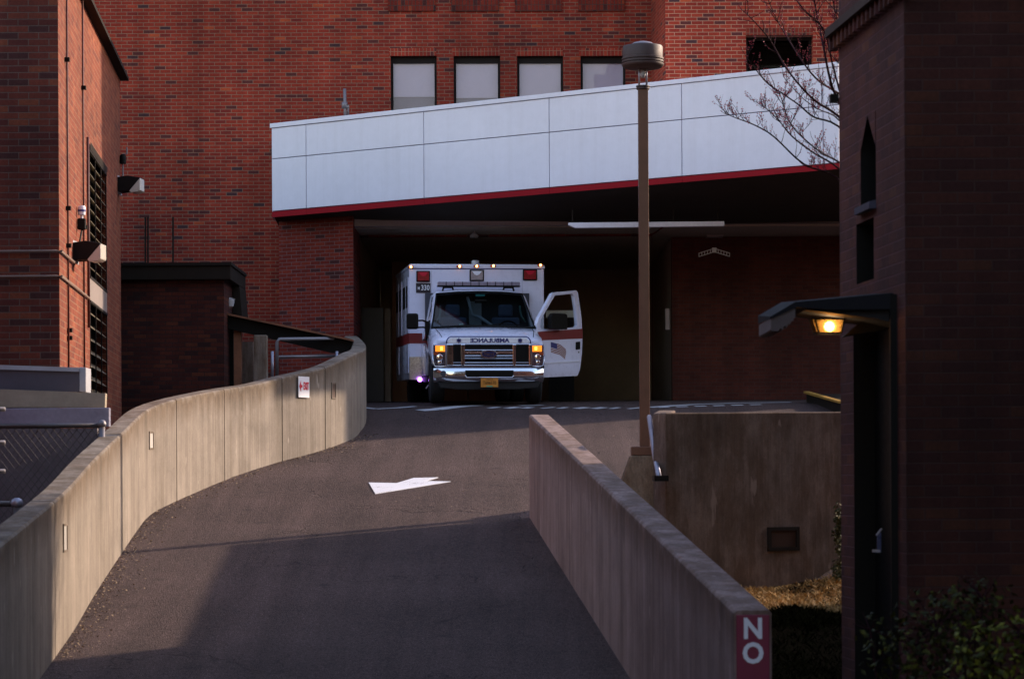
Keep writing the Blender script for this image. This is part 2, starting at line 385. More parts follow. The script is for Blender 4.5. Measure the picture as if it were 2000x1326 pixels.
_c = mix(_n, 1.0, _c, ramp(_n, noise(_n, pos(_n), .5, 4), [(.3, .94), (.7, 1.03)]), 'MULTIPLY')
_c = mix(_n, 1.0, _c, ramp(_n, noise(_n, pos(_n), 7, 5, .7), [(.3, .96), (.6, 1.0)]), 'MULTIPLY')
_n.links.new(_c, _b.inputs['Base Color']); _b.inputs['Roughness'].default_value = .42; _b.inputs['Specular IOR Level'].default_value = .4
bump(_n, _b, noise(_n, pos(_n), 1.1, 2), .25, .02); M['white_panel'] = _m
M['joint'] = plain('joint', (.10, .08, .16), .7)
M['red_trim'] = plain('red_trim', (.30, .007, .014), .7, spec=.15, var=.08)
M['dark_trim'] = plain('dark_trim', (.022, .016, .012), .8, spec=.12)
M['soffit'] = plain('soffit', (.05, .038, .030), .8, spec=.1)
M['bay_paint'] = plain('bay_paint', (.42, .34, .27), .8)
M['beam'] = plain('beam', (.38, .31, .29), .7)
M['frame_dark'] = plain('frame_dark', (.014, .010, .009), .7, spec=.15)
M['blind'] = plain('blind', (.58, .50, .53), .8, var=.05, nscale=1.5)
M['blind_low'] = plain('blind_low', (.26, .22, .235), .8, var=.05)
M['brown_dark'] = plain('brown_dark', (.06, .032, .022), .7, spec=.15)
M['bronze'] = plain('bronze', (.13, .058, .034), .42, metal=.25, var=.2)
M['bronze_cap'] = plain('bronze_cap', (.060, .036, .032), .6, metal=.1)
M['galv'] = plain('galv', (.22, .20, .21), .5, metal=.4)
M['gray_box'] = plain('gray_box', (.085, .080, .105), .5)
M['gray_light'] = plain('gray_light', (.42, .42, .45), .5)
M['beige_metal'] = plain('beige_metal', (.36, .29, .20), .6, var=.2)
M['lav_metal'] = plain('lav_metal', (.30, .29, .37), .4, metal=.3, var=.2)
M['white_paint'] = plain('white_paint', (.80, .80, .80), .6, var=.12, nscale=8)
M['worn_paint'] = plain('worn_paint', (.46, .45, .47), .8, var=.3, nscale=10)
M['yellow'] = plain('yellow', (.36, .19, .03), .6, var=.2)
M['rust'] = plain('rust', (.22, .085, .04), .8, var=.3)
M['black'] = plain('black', (.008, .007, .006), .6, spec=.12)
M['rubber'] = plain('rubber', (.015, .014, .014), .8)
M['chain'] = plain('chain', (.10, .085, .08), .5, metal=.5)
M['steel'] = plain('steel', (.34, .33, .39), .4, metal=.5)
M['sign_white'] = plain('sign_white', (.82, .80, .82), .5, var=.03)
M['sign_red'] = plain('sign_red', (.65, .01, .035), .45)
M['sign_maroon'] = plain('sign_maroon', (.20, .008, .045), .45, var=.1)
M['text_white'] = plain('text_white', (.85, .85, .90), .5, var=.02)

# ================================================================== SETTING
# ground: one sheet following the ramp
mb = MB()
xs = [-300, -120, -60, -30] + [x * .5 for x in range(-30, 0)] + [x * .125 for x in range(0, 33)] + [4.5 + x * .5 for x in range(22)] + [30, 60, 120, 300]
ys = [-300, -120, -60, 0, 8] + [12 + .5 * i for i in range(78)] + [55, 60, 80, 120, 200, 400]
for y in ys:
    for x in xs: mb.v.append((x, y, zgx(x, y)))
nx = len(xs)
for j in range(len(ys) - 1):
    for i in range(nx - 1): mb.f.append((j * nx + i, j * nx + i + 1, (j + 1) * nx + i + 1, (j + 1) * nx + i)); mb.m.append(0)
g = mb.build('road', M['asphalt'], smooth=True); tag(g, None, None, kind='structure')

def drape(pts, h=.004):                         # flat outline of pixels laid on the ground as a sheet
    vs_ = [G(*p) for p in pts]; return [(v.x, v.y, zg(v.y) + h) for v in vs_]
wornpaint, n_w, b_w = newmat('worn_white')
_g = noise(n_w, pos(n_w), 55, 4, .8); _h = noise(n_w, pos(n_w), 3.5, 5, .7)
_f = ramp(n_w, mth(n_w, 'ADD', mth(n_w, 'MULTIPLY', _g, .7), mth(n_w, 'MULTIPLY', _h, .5)), [(.44, 1.0), (.54, 0.0)])
n_w.links.new(mix(n_w, _f, (.80, .79, .80), (.16, .13, .13)), b_w.inputs['Base Color']); b_w.inputs['Roughness'].default_value = .8; bump(n_w, b_w, _g, .5, .006)
# painted arrow
ar = drape([(720, 943), (775, 944), (808, 934), (856, 933), (832, 940), (880, 941), (733, 965)], .008)
mb = MB(); tr = tessellate_polygon([[Vector(p) for p in ar]]); mb.add(ar, [tuple(t) for t in tr])
n_ = len(ar); mb.add([(p[0], p[1], p[2] - .007) for p in ar], [])
for i in range(n_): mb.f.append((i, (i + 1) % n_, n_ + (i + 1) % n_, n_ + i)); mb.m.append(0)
mb.build('painted_arrow', wornpaint); tag(bpy.data.objects['painted_arrow'], 'solid white arrow painted on the asphalt ramp pointing left', 'road marking', kind='structure')
# worn white lines along the crest
mb = MB()
def stripe(px, w=.09):
    for a, b in zip(px, px[1:]):
        A = G(*a); B = G(*b); d = (B - A).normalized(); nn = Vector((-d.y, d.x, 0)) * w / 2
        q = [A - nn, B - nn, B + nn, A + nn]; mb.add([(v.x, v.y, zg(v.y) + .006) for v in q], [(0, 1, 2, 3)])
stripe([(706, 796), (735, 799), (775, 797), (812, 794)], .12)
stripe([(820, 802), (850, 800), (880, 796), (905, 793.5), (935, 792)], .30)
for a in range(955, 1240, 34): stripe([(a, 797.5 + (a - 955) * .005), (a + 20 + 6 * math.sin(a), 795.5 + (a - 955) * .003)], .14 + .05 * math.sin(a * 3))
stripe([(1015, 792.5), (1060, 791.5)], .2)
stripe([(1270, 796), (1310, 793), (1360, 790), (1440, 787.5), (1545, 786)], .16)
for a in range(1285, 1500, 36): stripe([(a, 796 - (a - 1285) * .028), (a + 22, 795.3 - (a - 1285) * .028)], .13)
mb.build('painted_line', M['worn_paint'], fix=False); tag(bpy.data.objects['painted_line'], 'worn white lines painted across the top of the ramp', 'road marking', kind='structure')

# asphalt repair seam strips
# ================================================================== LEFT RAMP WALL
inner = [(60, 1360, 1122), (85, 1326, 1000), (105, 1287, 982), (149, 1223, 941), (187, 1157, 897), (243, 1072, 844), (265, 1040, 822), (292, 1006, 799), (343, 979, 780),
         (438, 938, 760), (500, 916, 751), (552, 900, 737), (600, 888, 726), (637, 877, 717), (675, 863, 700), (695, 853, 690)]
path = []
for px, py, ty in inner[2:]:
    g0 = G(px, py); t = P(px, ty, g0.y); path.append([g0.x, g0.y, t.z])
# extend toward the camera, out of frame
p0, p1 = path[0], path[1]
ext = [[p0[0] + .35, 11.0, -1.15], [p0[0] + .28, 15.0, -1.02], [p0[0] + .12, 19.0, -.62]]
path = ext + path
path += [[-2.33, 39.3, 1.92], [-2.30, 40.2, 2.0], [-2.36, 41.6, 2.14], [-2.50, 43.0, 2.30], [-2.66, 44.3, 2.44], [-2.72, 45.8, 2.5]]
def catmull(pts, k=6):
    out = []
    for i in range(len(pts) - 1):
        a = Vector(pts[max(i - 1, 0)]); b = Vector(pts[i]); c = Vector(pts[i + 1]); d = Vector(pts[min(i + 2, len(pts) - 1)])
        for j in range(k):
            t = j / k; out.append(.5 * ((2 * b) + (c - a) * t + (2 * a - 5 * b + 4 * c - d) * t * t + (3 * b - a - 3 * c + d) * t ** 3))
    out.append(Vector(pts[-1])); return out
def smoothpath(pts, it=2):
    p = [Vector(q) for q in pts]
    for _ in range(it):
        p = [p[0]] + [(p[i - 1] + p[i] * 2 + p[i + 1]) / 4 for i in range(1, len(p) - 1)] + [p[-1]]
    return p
WP = smoothpath(catmull(path, 8), 6)
TH = .235
def wallnormal(pts, i):
    d = (pts[min(i + 1, len(pts) - 1)] - pts[max(i - 1, 0)]); d.z = 0; d.normalize(); return Vector((-d.y, d.x, 0))   # to the left of travel
wall = thing('ramp_wall', 'curved board-marked concrete wall on the left side of the ramp, half of it in sun', 'concrete wall', (WP[40].x, WP[40].y, zg(WP[40].y)))
def at_D(D):
    for i in range(len(WP) - 1):
        if WP[i].y <= D <= WP[i + 1].y:
            t = (D - WP[i].y) / (WP[i + 1].y - WP[i].y); return WP[i].lerp(WP[i + 1], t), i
    return WP[-1], len(WP) - 1
def D_of_px(px):                                # wall distance seen at a photo column
    best = min(range(400), key=lambda k: abs(1000 + 5000 * at_D(21.5 + k * 17.6 / 400)[0].x / (21.5 + k * 17.6 / 400) - px)); return 21.5 + best * 17.6 / 400
joints = sorted([D_of_px(p) for p in (107, 239, 345, 440, 553, 637)] + [12.5, 17.0, 41.8])
tie_px = []
mb = MB(); core = MB()
segs = []
cuts = [WP[0].y] + joints + [WP[-1].y]
for a, b in zip(cuts, cuts[1:]):
    a2 = a + (.012 if a > WP[0].y else 0); b2 = b - (.012 if b < WP[-1].y else 0)
    pts = [at_D(a2)[0]] + [p for p in WP if a2 + .02 < p.y < b2 - .02] + [at_D(b2)[0]]
    base = len(mb.v); ch = .018
    for i, p in enumerate(pts):
        nn = wallnormal(WP, at_D(min(max(p.y, WP[0].y), WP[-1].y - 1e-4))[1])
        zb = zg(p.y) - .4
        ring = [(p, zb), (p, p.z - .75), (p, p.z - .35), (p, p.z - ch), (p + nn * ch, p.z), (p + nn * (TH - ch), p.z + .002), (p + nn * TH, p.z - ch), (p + nn * TH, zb - .8)]
        for q, z in ring: mb.v.append((q.x, q.y, z))
    k = len(pts)
    for i in range(k - 1):
        for j in range(7): mb.f.append((base + i * 8 + j, base + (i + 1) * 8 + j, base + (i + 1) * 8 + j + 1, base + i * 8 + j + 1)); mb.m.append(0)
    mb.f.append(tuple(base + j for j in range(8))); mb.m.append(0)
    mb.f.append(tuple(base + (k - 1) * 8 + j for j in range(8))[::-1]); mb.m.append(0)
for i in range(len(WP) - 1):
    p, q = WP[i], WP[i + 1]; n1, n2 = wallnormal(WP, i), wallnormal(WP, i + 1)
    e = .03
    core.hexa([(p.x + n1.x * e, p.y + n1.y * e, zg(p.y) - .4), (q.x + n2.x * e, q.y + n2.y * e, zg(q.y) - .4), (q.x + n2.x * (TH - e), q.y + n2.y * (TH - e), zg(q.y) - .4), (p.x + n1.x * (TH - e), p.y + n1.y * (TH - e), zg(p.y) - .4)],
              [(p.x + n1.x * e, p.y + n1.y * e, p.z - e), (q.x + n2.x * e, q.y + n2.y * e, q.z - e), (q.x + n2.x * (TH - e), q.y + n2.y * (TH - e), q.z - e), (p.x + n1.x * (TH - e), p.y + n1.y * (TH - e), p.z - e)])
setdrop(mb.build('panel', M['concrete'], wall, smooth='auto'), lambda v: max(0, at_D(min(max(v.y, WP[0].y), WP[-1].y))[0].z - v.z)); core.build('joint_filler', M['dark_trim'], wall)
def on_wall(px, py):                            # point and frame on the inner face
    D = D_of_px(px); p, i = at_D(D); nn = wallnormal(WP, i); d = Vector((nn.y, -nn.x, 0)); q = P(px, py, D)
    return Vector((p.x, p.y, q.z)), d, nn
for k, (px, py, h, glow) in enumerate(((126, 1050, .26, 1), (295, 860, .22, 1))):
    c, d, nn = on_wall(px, py); t = thing('wall_light', ['long pale recessed wall light at the sunlit near end of the curved wall', 'small white recessed wall light in the middle of the curved wall'][k], 'wall light', c, 'recessed lights in the curved ramp wall')
    f = MB(); wd = .13
    f.prism([[(-wd, -h / 2), (wd, -h / 2), (wd, h / 2), (-wd, h / 2)], [(-wd + .02, -h / 2 + .02), (wd - .02, -h / 2 + .02), (wd - .02, h / 2 - .02), (-wd + .02, h / 2 - .02)]], c - nn * .012, d, (0, 0, 1), nn * .03)
    f.build('frame', M['concrete'], t)
    f = MB(); f.prism([[(-wd + .02, -h / 2 + .02), (wd - .02, -h / 2 + .02), (wd - .02, h / 2 - .02), (-wd + .02, h / 2 - .02)]], c - nn * .004, d, (0, 0, 1), nn * .02)
    f.build('lens', plain('wall_lens', (.50, .46, .42), .5), t)
c, d, nn = on_wall(652, 763); t = thing('wall_recess', 'shallow empty square recess in the far end of the curved wall, right of the sign', 'wall recess', c)
f = MB(); hw, hh = .085, .12
f.prism([[(-hw, -hh), (hw, -hh), (hw, hh), (-hw, hh)], [(-hw + .02, -hh + .02), (hw - .02, -hh + .02), (hw - .02, hh - .02), (-hw + .02, hh - .02)]], c - nn * .012, d, (0, 0, 1), nn * .02); f.build('frame', M['concrete'], t)
f = MB(); f.prism([[(-hw + .02, -hh + .02), (hw - .02, -hh + .02), (hw - .02, hh - .02), (-hw + .02, hh - .02)]], c - nn * .004, d, (0, 0, 1), nn * .01); f.build('back_plate', M['concrete_grey'], t)
# EXIT sign on the wall
c, d, nn = on_wall(591.5, 756)
t = thing('exit_sign', 'white sign with a red arrow and EXIT, screwed to the curved concrete wall', 'sign', c)
f = MB(); sw, sh = .155, .15
f.prism([[(-sw, -sh), (sw, -sh), (sw, sh), (-sw, sh)]], c - nn * .03, d, (0, 0, 1), nn * .012); f.build('plate', M['sign_white'], t, bevel=.004)
V3 = Vector((0, 0, 1))
x = text_mb('EXIT', .13, .004, c - nn * .031 + d * .055 + V3 * .01, d, (0, 0, 1), (.56, 1.15), bold=.004); x.build('lettering', M['sign_red'], t, fix=False)
f = MB(); f.prism([[(-.14, .01), (-.095, .085), (-.095, .03), (-.055, .03), (-.055, -.01), (-.095, -.01), (-.095, -.065)]], c - nn * .035, d, (0, 0, 1), nn * .004); f.build('arrow', M['sign_red'], t)

# ================================================================== RIGHT RAMP WALL
A = Vector((.235, 31.0, 0)); 
wl_top = lambda D: .745 - (31.0 - D) * .1136
wl_x = lambda D: (P(1045 + (161.3 - 5000 / D) * -383 / 139., 0, 1).x) * D if False else .21 + (31.0 - D) * .0860
rw = thing('ramp_wall', 'straight concrete wall sloping down the right side of the ramp', 'concrete wall', (.8, 24, zg(24)))
mb = MB()
Ds = [31.0 - i * (31.0 - 16.7) / 12 for i in range(13)]
base = 0; th = .25; ch = .02
for D in Ds:
    x0 = wl_x(D); zt = wl_top(D); zb = zg(D) - .5
    for (x, z) in ((x0, zb), (x0, zt - ch), (x0 + ch, zt), (x0 + th - ch, zt), (x0 + th, zt - ch), (x0 + th, zb)): mb.v.append((x, D, z))
for i in range(12):
    for j in range(5): mb.f.append((i * 6 + j, i * 6 + j + 1, (i + 1) * 6 + j + 1, (i + 1) * 6 + j)); mb.m.append(0)
mb.f.append(tuple(range(6))); mb.f.append(tuple(72 + j for j in range(6))[::-1]); mb.m += [0, 0]
setdrop(mb.build('wall_body', M['concrete_right'], rw, bevel=.006), lambda v: max(0, wl_top(v.y) - v.z))
# NO sign on its near end
xc = wl_x(16.7) + .125; yc = 16.7; zt = wl_top(16.7)
t = thing('no_parking_sign', 'narrow maroon sign with white letters N and O on the near end of the wall', 'sign', (xc, yc - .02, zt - .55))
MB().box(xc - .108, xc + .108, yc - .018, yc - .006, zt - .80, zt - .03).build('plate', M['sign_maroon'], t, bevel=.004)
text_mb('N', .185, .004, (xc, yc - .019, zt - .125), (1, 0, 0), (0, 0, 1), (.92, 1.0), bold=.006).build('letter', M['text_white'], t, fix=False)
text_mb('O', .185, .004, (xc, yc - .019, zt - .285), (1, 0, 0), (0, 0, 1), (.92, 1.0), bold=.006).build('letter', M['text_white'], t, fix=False)

# ================================================================== RETAINING WALL on the right
rt = thing('retaining_wall', 'grey concrete retaining wall with a vent, behind the grass patch', 'concrete wall', (2.6, 27.3, zg(27.3)))
RA = Vector((1.64, 27.3)); RB = Vector((3.78, 28.45)); rd = (RB - RA).normalized(); rn = Vector((-rd.y, rd.x))
def rtop(q): px = CX + FPX * q.x / q.y; return P(px, 806 - (px - 1300) * .006, q.y).z
m = MB(); q = [RA, RB, RB + rn * .25, RA + rn * .25]
m.hexa([(v.x, v.y, -1.9) for v in q], [(v.x, v.y, rtop(v if k < 2 else (RB, RA)[k - 2])) for k, v in enumerate(q)])
q = [RA + rn * .253, RA + rn * .253 + rd * .2, Vector((1.93, 30.2)), Vector((1.73, 30.2))]
m.hexa([(v.x, v.y, -1.5) for v in q], [(v.x, v.y, rtop(RA) + (.0 if k < 2 else .1)) for k, v in enumerate(q)])
m.build('wall_body', M['concrete_grey'], rt, bevel=.015)
def on_rt(px, py):
    k = (px - CX) / FPX; t = (k * RA.y - RA.x) / (rd.x - k * rd.y); q = RA + rd * t; return Vector((q.x, q.y, P(px, py, q.y).z))
c = on_rt(1528, 1052); rd3 = Vector((rd.x, rd.y, 0)); rn3 = Vector((rn.x, rn.y, 0))
f = MB(); f.prism([[(-.205, -.13), (.205, -.13), (.205, .13), (-.205, .13)], [(-.165, -.09), (.165, -.09), (.165, .09), (-.165, .09)]], c - rn3 * .03, rd3, (0, 0, 1), rn3 * .028); vf = f.build('vent', M['dark_trim'], rt)
f = MB(); f.prism([[(-.165, -.09), (.165, -.09), (.165, .09), (-.165, .09)]], c - rn3 * .010, rd3, (0, 0, 1), rn3 * .008)
f.build('vent_plate', M['brown_dark'], vf)
# handrail on its left end
hr = thing('handrail', 'short steel handrail sloping down the end of the retaining wall', 'handrail', (1.6, 28.5, zg(28.5)))
MB().tube([P(1268, 814, 29.6), P(1273, 850, 28.8), P(1279, 892, 27.8), P(1287, 930, 26.9)], .028, 10).build('rail', M['steel'], hr, smooth=True)
a = P(1287, 934, 26.9); MB().box(a.x - .05, a.x + .10, 26.86, 27.28, a.z - .03, a.z + .03).build('bracket', M['black'], hr)
b_ = P(1274, 850, 28.8); MB().bar(b_, b_ + Vector((.12, 0, -.05)), .02).build('bracket', M['black'], hr)

# ================================================================== MAIN BUILDING
D0 = 48.0; D1 = 46.2
hb = thing('hospital_building', 'large red brick building with the ambulance bay and a row of upper windows', 'building', (0, D0, zg(D0)))
def X(px, D, py=500): return P(px, py, D).x
def Z(py, D, px=1000): return P(px, py, D).z
xc0 = X(1274, D0); xc1 = X(1302, D1)
TOP = 14.0
def holed(mb, x0, x1, z0, z1, y, th, holes):
    xs_ = sorted({x0, x1, *[h[0] for h in holes], *[h[1] for h in holes]}); zs_ = sorted({z0, z1, *[h[2] for h in holes], *[h[3] for h in holes]})
    for a, b in zip(xs_, xs_[1:]):
        for c_, d_ in zip(zs_, zs_[1:]):
            mx_, mz_ = (a + b) / 2, (c_ + d_) / 2
            if any(h[0] < mx_ < h[1] and h[2] < mz_ < h[3] for h in holes): continue
            mb.add([(a, y, c_), (b, y, c_), (b, y, d_), (a, y, d_)], [(0, 1, 2, 3)])
    for h in holes:
        a, b, c_, d_ = h
        mb.add([(a, y, c_), (a, y + th, c_), (a, y + th, d_), (a, y, d_)], [(0, 1, 2, 3)])
        mb.add([(b, y, c_), (b, y + th, c_), (b, y + th, d_), (b, y, d_)], [(0, 1, 2, 3)])
        mb.add([(a, y, d_), (b, y, d_), (b, y + th, d_), (a, y + th, d_)], [(0, 1, 2, 3)])
        mb.add([(a, y, c_), (b, y, c_), (b, y + th, c_), (a, y + th, c_)], [(0, 1, 2, 3)])
holes = []; wins = [(763, 853), (886, 977), (1010, 1100), (1134, 1222)]
for a, b in wins:
    holes.append((X(a, D0, 150), X(b, D0, 150), Z(275, D0, a), Z(110, D0, a)))
bayL = X(690, 46.6); zsof = 4.50
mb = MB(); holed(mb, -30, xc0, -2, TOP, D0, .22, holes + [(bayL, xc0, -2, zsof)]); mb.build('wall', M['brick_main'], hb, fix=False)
bw_ = P(1457, 70, D1); bw2 = P(1588, 140, D1)
bigwin = (bw_.x, bw2.x, Z(205, D1, 1500), bw_.z)
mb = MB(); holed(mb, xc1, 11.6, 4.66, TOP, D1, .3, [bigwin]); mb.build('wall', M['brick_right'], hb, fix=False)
mb = MB(); mb.add([(xc0, D0, zsof), (xc1, D1, zsof), (xc1, D1, TOP), (xc0, D0, TOP)], [(0, 1, 2, 3)]); mb.build('wall', M['brick_return'], hb, fix=False)
MB().box(11.35, 11.6, D1 + .01, 62, -1, TOP).build('wall', M['brick_return'], hb)
MB().box(-30, 11.6, D0 + 1, 62, TOP - .6, TOP - .3).build('roof', M['soffit'], hb)
# soldier lintels
mb = MB()
for a, b in wins: mb.box(X(a - 1, D0), X(b + 1, D0), D0 - .006, D0 + .05, Z(110, D0, a), Z(95, D0, a))
for a, b in wins: pass
mb.build('lintel', M['brick_soldier'], hb)
mb = MB(); mb.box(bigwin[0], bigwin[1], D1 - .006, D1 + .05, bigwin[3], bigwin[3] + .13); mb.build('lintel', M['brick_soldier'], hb)
for a, b in wins:
    mb = MB(); mb.box(X(a - 2, D0), X(b, D0), D0 - .035, D0 + .05, Z(23, D0, a), Z(-22, D0, a)); mb.build('sill', M['brick_sill'], hb)
M['win_glass'] = glassmat('win_glass', (.92, .92, .95), .02)
for i, (a, b) in enumerate(wins):
    h = holes[i]; yy = D0 + .10
    fw = .045
    f = MB(); f.prism([[(h[0], h[2]), (h[1], h[2]), (h[1], h[3]), (h[0], h[3])], [(h[0] + fw, h[2] + fw), (h[1] - fw, h[2] + fw), (h[1] - fw, h[3] - .125), (h[0] + fw, h[3] - .125)]], (0, yy, 0), (1, 0, 0), (0, 0, 1), (0, .08, 0))
    wf = f.build('window', M['frame_dark'], hb)
    zb = Z([188, 190, 189, 190][i], D0, a)
    MB().box(h[0] + fw, h[1] - fw, yy + .04, yy + .05, zb, h[3] - .125).build('blind', M['blind'], wf)
    MB().box(h[0] + fw, h[1] - fw, yy + .052, yy + .06, h[2] + fw, zb + .02).build('lower_blind', M['blind_low'], wf)
    MB().box(h[0] + fw, h[1] - fw, yy + .02, yy + .026, h[2] + fw, h[3] - .125).build('pane', M['win_glass'], wf)
h = bigwin
f = MB(); f.prism([[(h[0], h[2]), (h[1], h[2]), (h[1], h[3]), (h[0], h[3])], [(h[0] + .05, h[2] + .05), (h[1] - .05, h[2] + .05), (h[1] - .05, h[3] - .06), (h[0] + .05, h[3] - .06)]], (0, D1 + .2, 0), (1, 0, 0), (0, 0, 1), (0, .08, 0))
wf = f.build('window', M['frame_dark'], hb)
mb = MB()
zz = h[3] - .08
while zz > h[2]: mb.box(h[0] + .05, h[1] - .05, D1 + .26, D1 + .272, zz - .07, zz - .006); zz -= .075
mb.build('blind', M['brown_dark'], wf)
MB().box(h[0] + .01, h[1] - .01, D1 + .285, D1 + .295, h[2] + .01, h[3] - .01).build('backing', M['black'], wf)
MB().box(h[0] + .05, h[1] - .05, D1 + .22, D1 + .225, h[2] + .05, h[3] - .06).build('pane', glassmat('dark_glass', (.5, .5, .5), .02), wf)
# bay interior
mb = MB()
zf = 1.30; Db = 56.0; xR = X(1312, 48.6)
mb.box(-14, bayL - .01, D0 + .25, 57, -1, zsof + .2)                 # mass behind left of the bay
mb.build('inner_wall', M['bay_paint'], hb)
MB().box(bayL, 12, 56.2, 56.5, 0, zsof + .3).build('inner_wall', M['bay_paint'], hb)
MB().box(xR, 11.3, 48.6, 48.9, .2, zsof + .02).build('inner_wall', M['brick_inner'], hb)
MB().box(xR, xR + .25, 48.91, 56.1, .2, zsof + .02).build('inner_wall', M['bay_paint'], hb)
MB().box(bayL - .6, 11.3, 46.66, 56.6, zsof + .03, zsof + .2).build('ceiling', M['bay_paint'], hb)
# garage door behind the ambulance
gx0, gx1 = X(765, 54), X(1060, 54); gz1 = Z(468, 54)
gd = MB(); gd.box(gx0, (gx0 + gx1) / 2 - .02, 54.0, 54.1, 1.5, gz1); gd.box((gx0 + gx1) / 2 + .02, gx1, 54.0, 54.1, 1.5, gz1)
gdo = gd.build('bay_door', plain('bay_door_paint', (.34, .17, .11), .6), hb)
MB().box(gx0 - .25, gx0 - .14, 51.0, 51.1, 1.4, Z(600, 51)).build('door_jamb', M['beam'], hb)
MB().box(gx0 - .02, gx0 + .10, 51.2, 51.3, 1.4, Z(600, 51)).build('door_jamb', M['beam'], hb)
MB().box(X(706, 49.5), X(748, 49.5), 49.5, 49.6, 1.3, Z(600, 49.5)).build('side_door', plain('grey_door', (.075, .06, .06), .6), hb)
zr = Z(438, 46.6)
# header beam
hz0, hz1 = Z(441, 46.5), Z(419, 46.5)
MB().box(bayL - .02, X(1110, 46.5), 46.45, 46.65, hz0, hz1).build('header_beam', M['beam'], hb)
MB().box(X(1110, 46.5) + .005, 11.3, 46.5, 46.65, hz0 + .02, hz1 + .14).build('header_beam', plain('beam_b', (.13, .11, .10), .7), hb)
# brick pier at the left of the bay
pl = P(545, 500, 46.9); pr = P(690, 500, 46.15)
mb = MB(); mb.hexa([(pl.x, 46.9, -.5), (pr.x, 46.15, -.5), (pr.x + .02, 47.99, -.5), (pl.x, 47.99, -.5)], [(pl.x, 46.9, 4.9), (pr.x, 46.15, 4.9), (pr.x + .02, 47.99, 4.9), (pl.x, 47.99, 4.9)])
mb.build('pillar', M['brick_pier'], hb)

# ================================================================== CANOPY
ca = thing('entrance_canopy', 'white panelled canopy with a red lower stripe above the ambulance bay', 'canopy', (0, 44, 4.8))
L0 = P(530, 242, 46.5); R0 = P(1632, 122, 40.8)
cl = Vector((L0.x, 46.5)); crr = Vector((R0.x, 40.8)); cd = (crr - cl)
def canD(px):                                   # parameter along the canopy line for a photo column
    k = (px - CX) / FPX
    return (k * cl.y - cl.x) / (cd.x - k * cd.y)
CT = 1.005; cn = Vector((-cd.y, cd.x)).normalized()       # away from the camera
if cn.y < 0: cn = -cn
def canz(px0y, px1y, t):
    a = P(530, px0y, 46.5).z; b = P(1632, px1y, 40.8).z; return a + (b - a) * t
def slab(mb, t0, t1, rows, off, th):
    for (a0, a1), (b0, b1) in rows:               # rows: (left y low, right y low), (left y high, right y high)
        pass
def cslab(t0, t1, lo, hi, off, th, e=.0):
    m = MB(); a = cl + cd * t0; b = cl + cd * t1
    ln = cd.length; de = cd / ln * e
    a = a + de; b = b - de
    o1 = cn * off; o2 = cn * (off + th)
    z = lambda pr, t: canz(pr[0], pr[1], t)
    m.hexa([(a.x + o1.x, a.y + o1.y, z(lo, t0) + e), (b.x + o1.x, b.y + o1.y, z(lo, t1) + e), (b.x + o2.x, b.y + o2.y, z(lo, t1) + e), (a.x + o2.x, a.y + o2.y, z(lo, t0) + e)],
           [(a.x + o1.x, a.y + o1.y, z(hi, t0) - e), (b.x + o1.x, b.y + o1.y, z(hi, t1) - e), (b.x + o2.x, b.y + o2.y, z(hi, t1) - e), (a.x + o2.x, a.y + o2.y, z(hi, t0) - e)])
    return m
tcuts = [0] + [canD(p) for p in (601, 831, 1076, 1335, 1611)] + [CT]
for a, b in zip(tcuts, tcuts[1:]):
    cslab(a, b, (413, 318.5), (311, 205), .0, .03, .007).build('panel', M['white_panel'], ca, bevel=.003)
    cslab(a, b, (311, 205), (251, 131), .0, .03, .007).build('panel', M['white_panel'], ca, bevel=.003)
    cslab(a, b, (425, 331), (413.6, 319), .004, .03, .003).build('red_stripe', M['red_trim'], ca)
cslab(0, CT, (424, 330), (252, 132), .032, .04).build('joint_backing', M['joint'], ca)
cslab(-.002, CT, (250.5, 130.5), (242, 122), -.02, .1).build('parapet_cap', M['white_panel'], ca, bevel=.004)
# roof deck and soffit behind the fascia
m = MB(); a = cl + cn * .08; b = cl + cd * CT + cn * .08
za, zb = canz(424, 330, 0), canz(424, 330, 1)
m.hexa([(a.x, a.y, za), (b.x, b.y, zb), (6.0, 46.15, 4.56), (a.x, 47.9, 4.60)], [(a.x, a.y, za + .12), (b.x, b.y, zb + .12), (6.0, 46.15, 4.68), (a.x, 47.9, 4.72)])
m.build('soffit', M['soffit'], ca)
m = MB(); zt0 = canz(251, 131, 0) - .25; zt1 = canz(251, 131, 1) - .25
m.hexa([(a.x, a.y, zt0), (b.x, b.y, zt1), (b.x, 46.15, zt1), (a.x, 47.9, zt0)], [(a.x, a.y, zt0 + .1), (b.x, b.y, zt1 + .1), (b.x, 46.15, zt1 + .1), (a.x, 47.9, zt0 + .1)])
m.build('roof', M['gray_light'], ca)
# end cheek on the left
m = MB(); m.box(cl.x, cl.x + .04, cl.y + .08, 47.95, za, canz(251, 131, 0)); m.build('end_panel', M['white_panel'], ca)
# vent pipe on the canopy
vp = thing('vent_pipe', 'thin grey vent pipe standing on the canopy roof at its left end', 'pipe', P(675, 226, 47.0))
q = P(675, 226, 47.0); q2 = P(673, 174, 47.0)
MB().tube([q - V3 * .25, q2], [.03, .03], 8).build('mast', M['galv'], vp, smooth=True)
MB().tube([P(673, 212, 47), P(673, 200, 47)], .055, 8).build('clamp', M['galv'], vp, smooth=True)
MB().bar(P(668, 209, 46.98), P(682, 209, 46.98), .03).build('bracket', M['galv'], vp)
MB().tube([P(680, 226, 47), P(680, 206, 47)], .018, 8).build('small_pipe', M['galv'], vp, smooth=True)

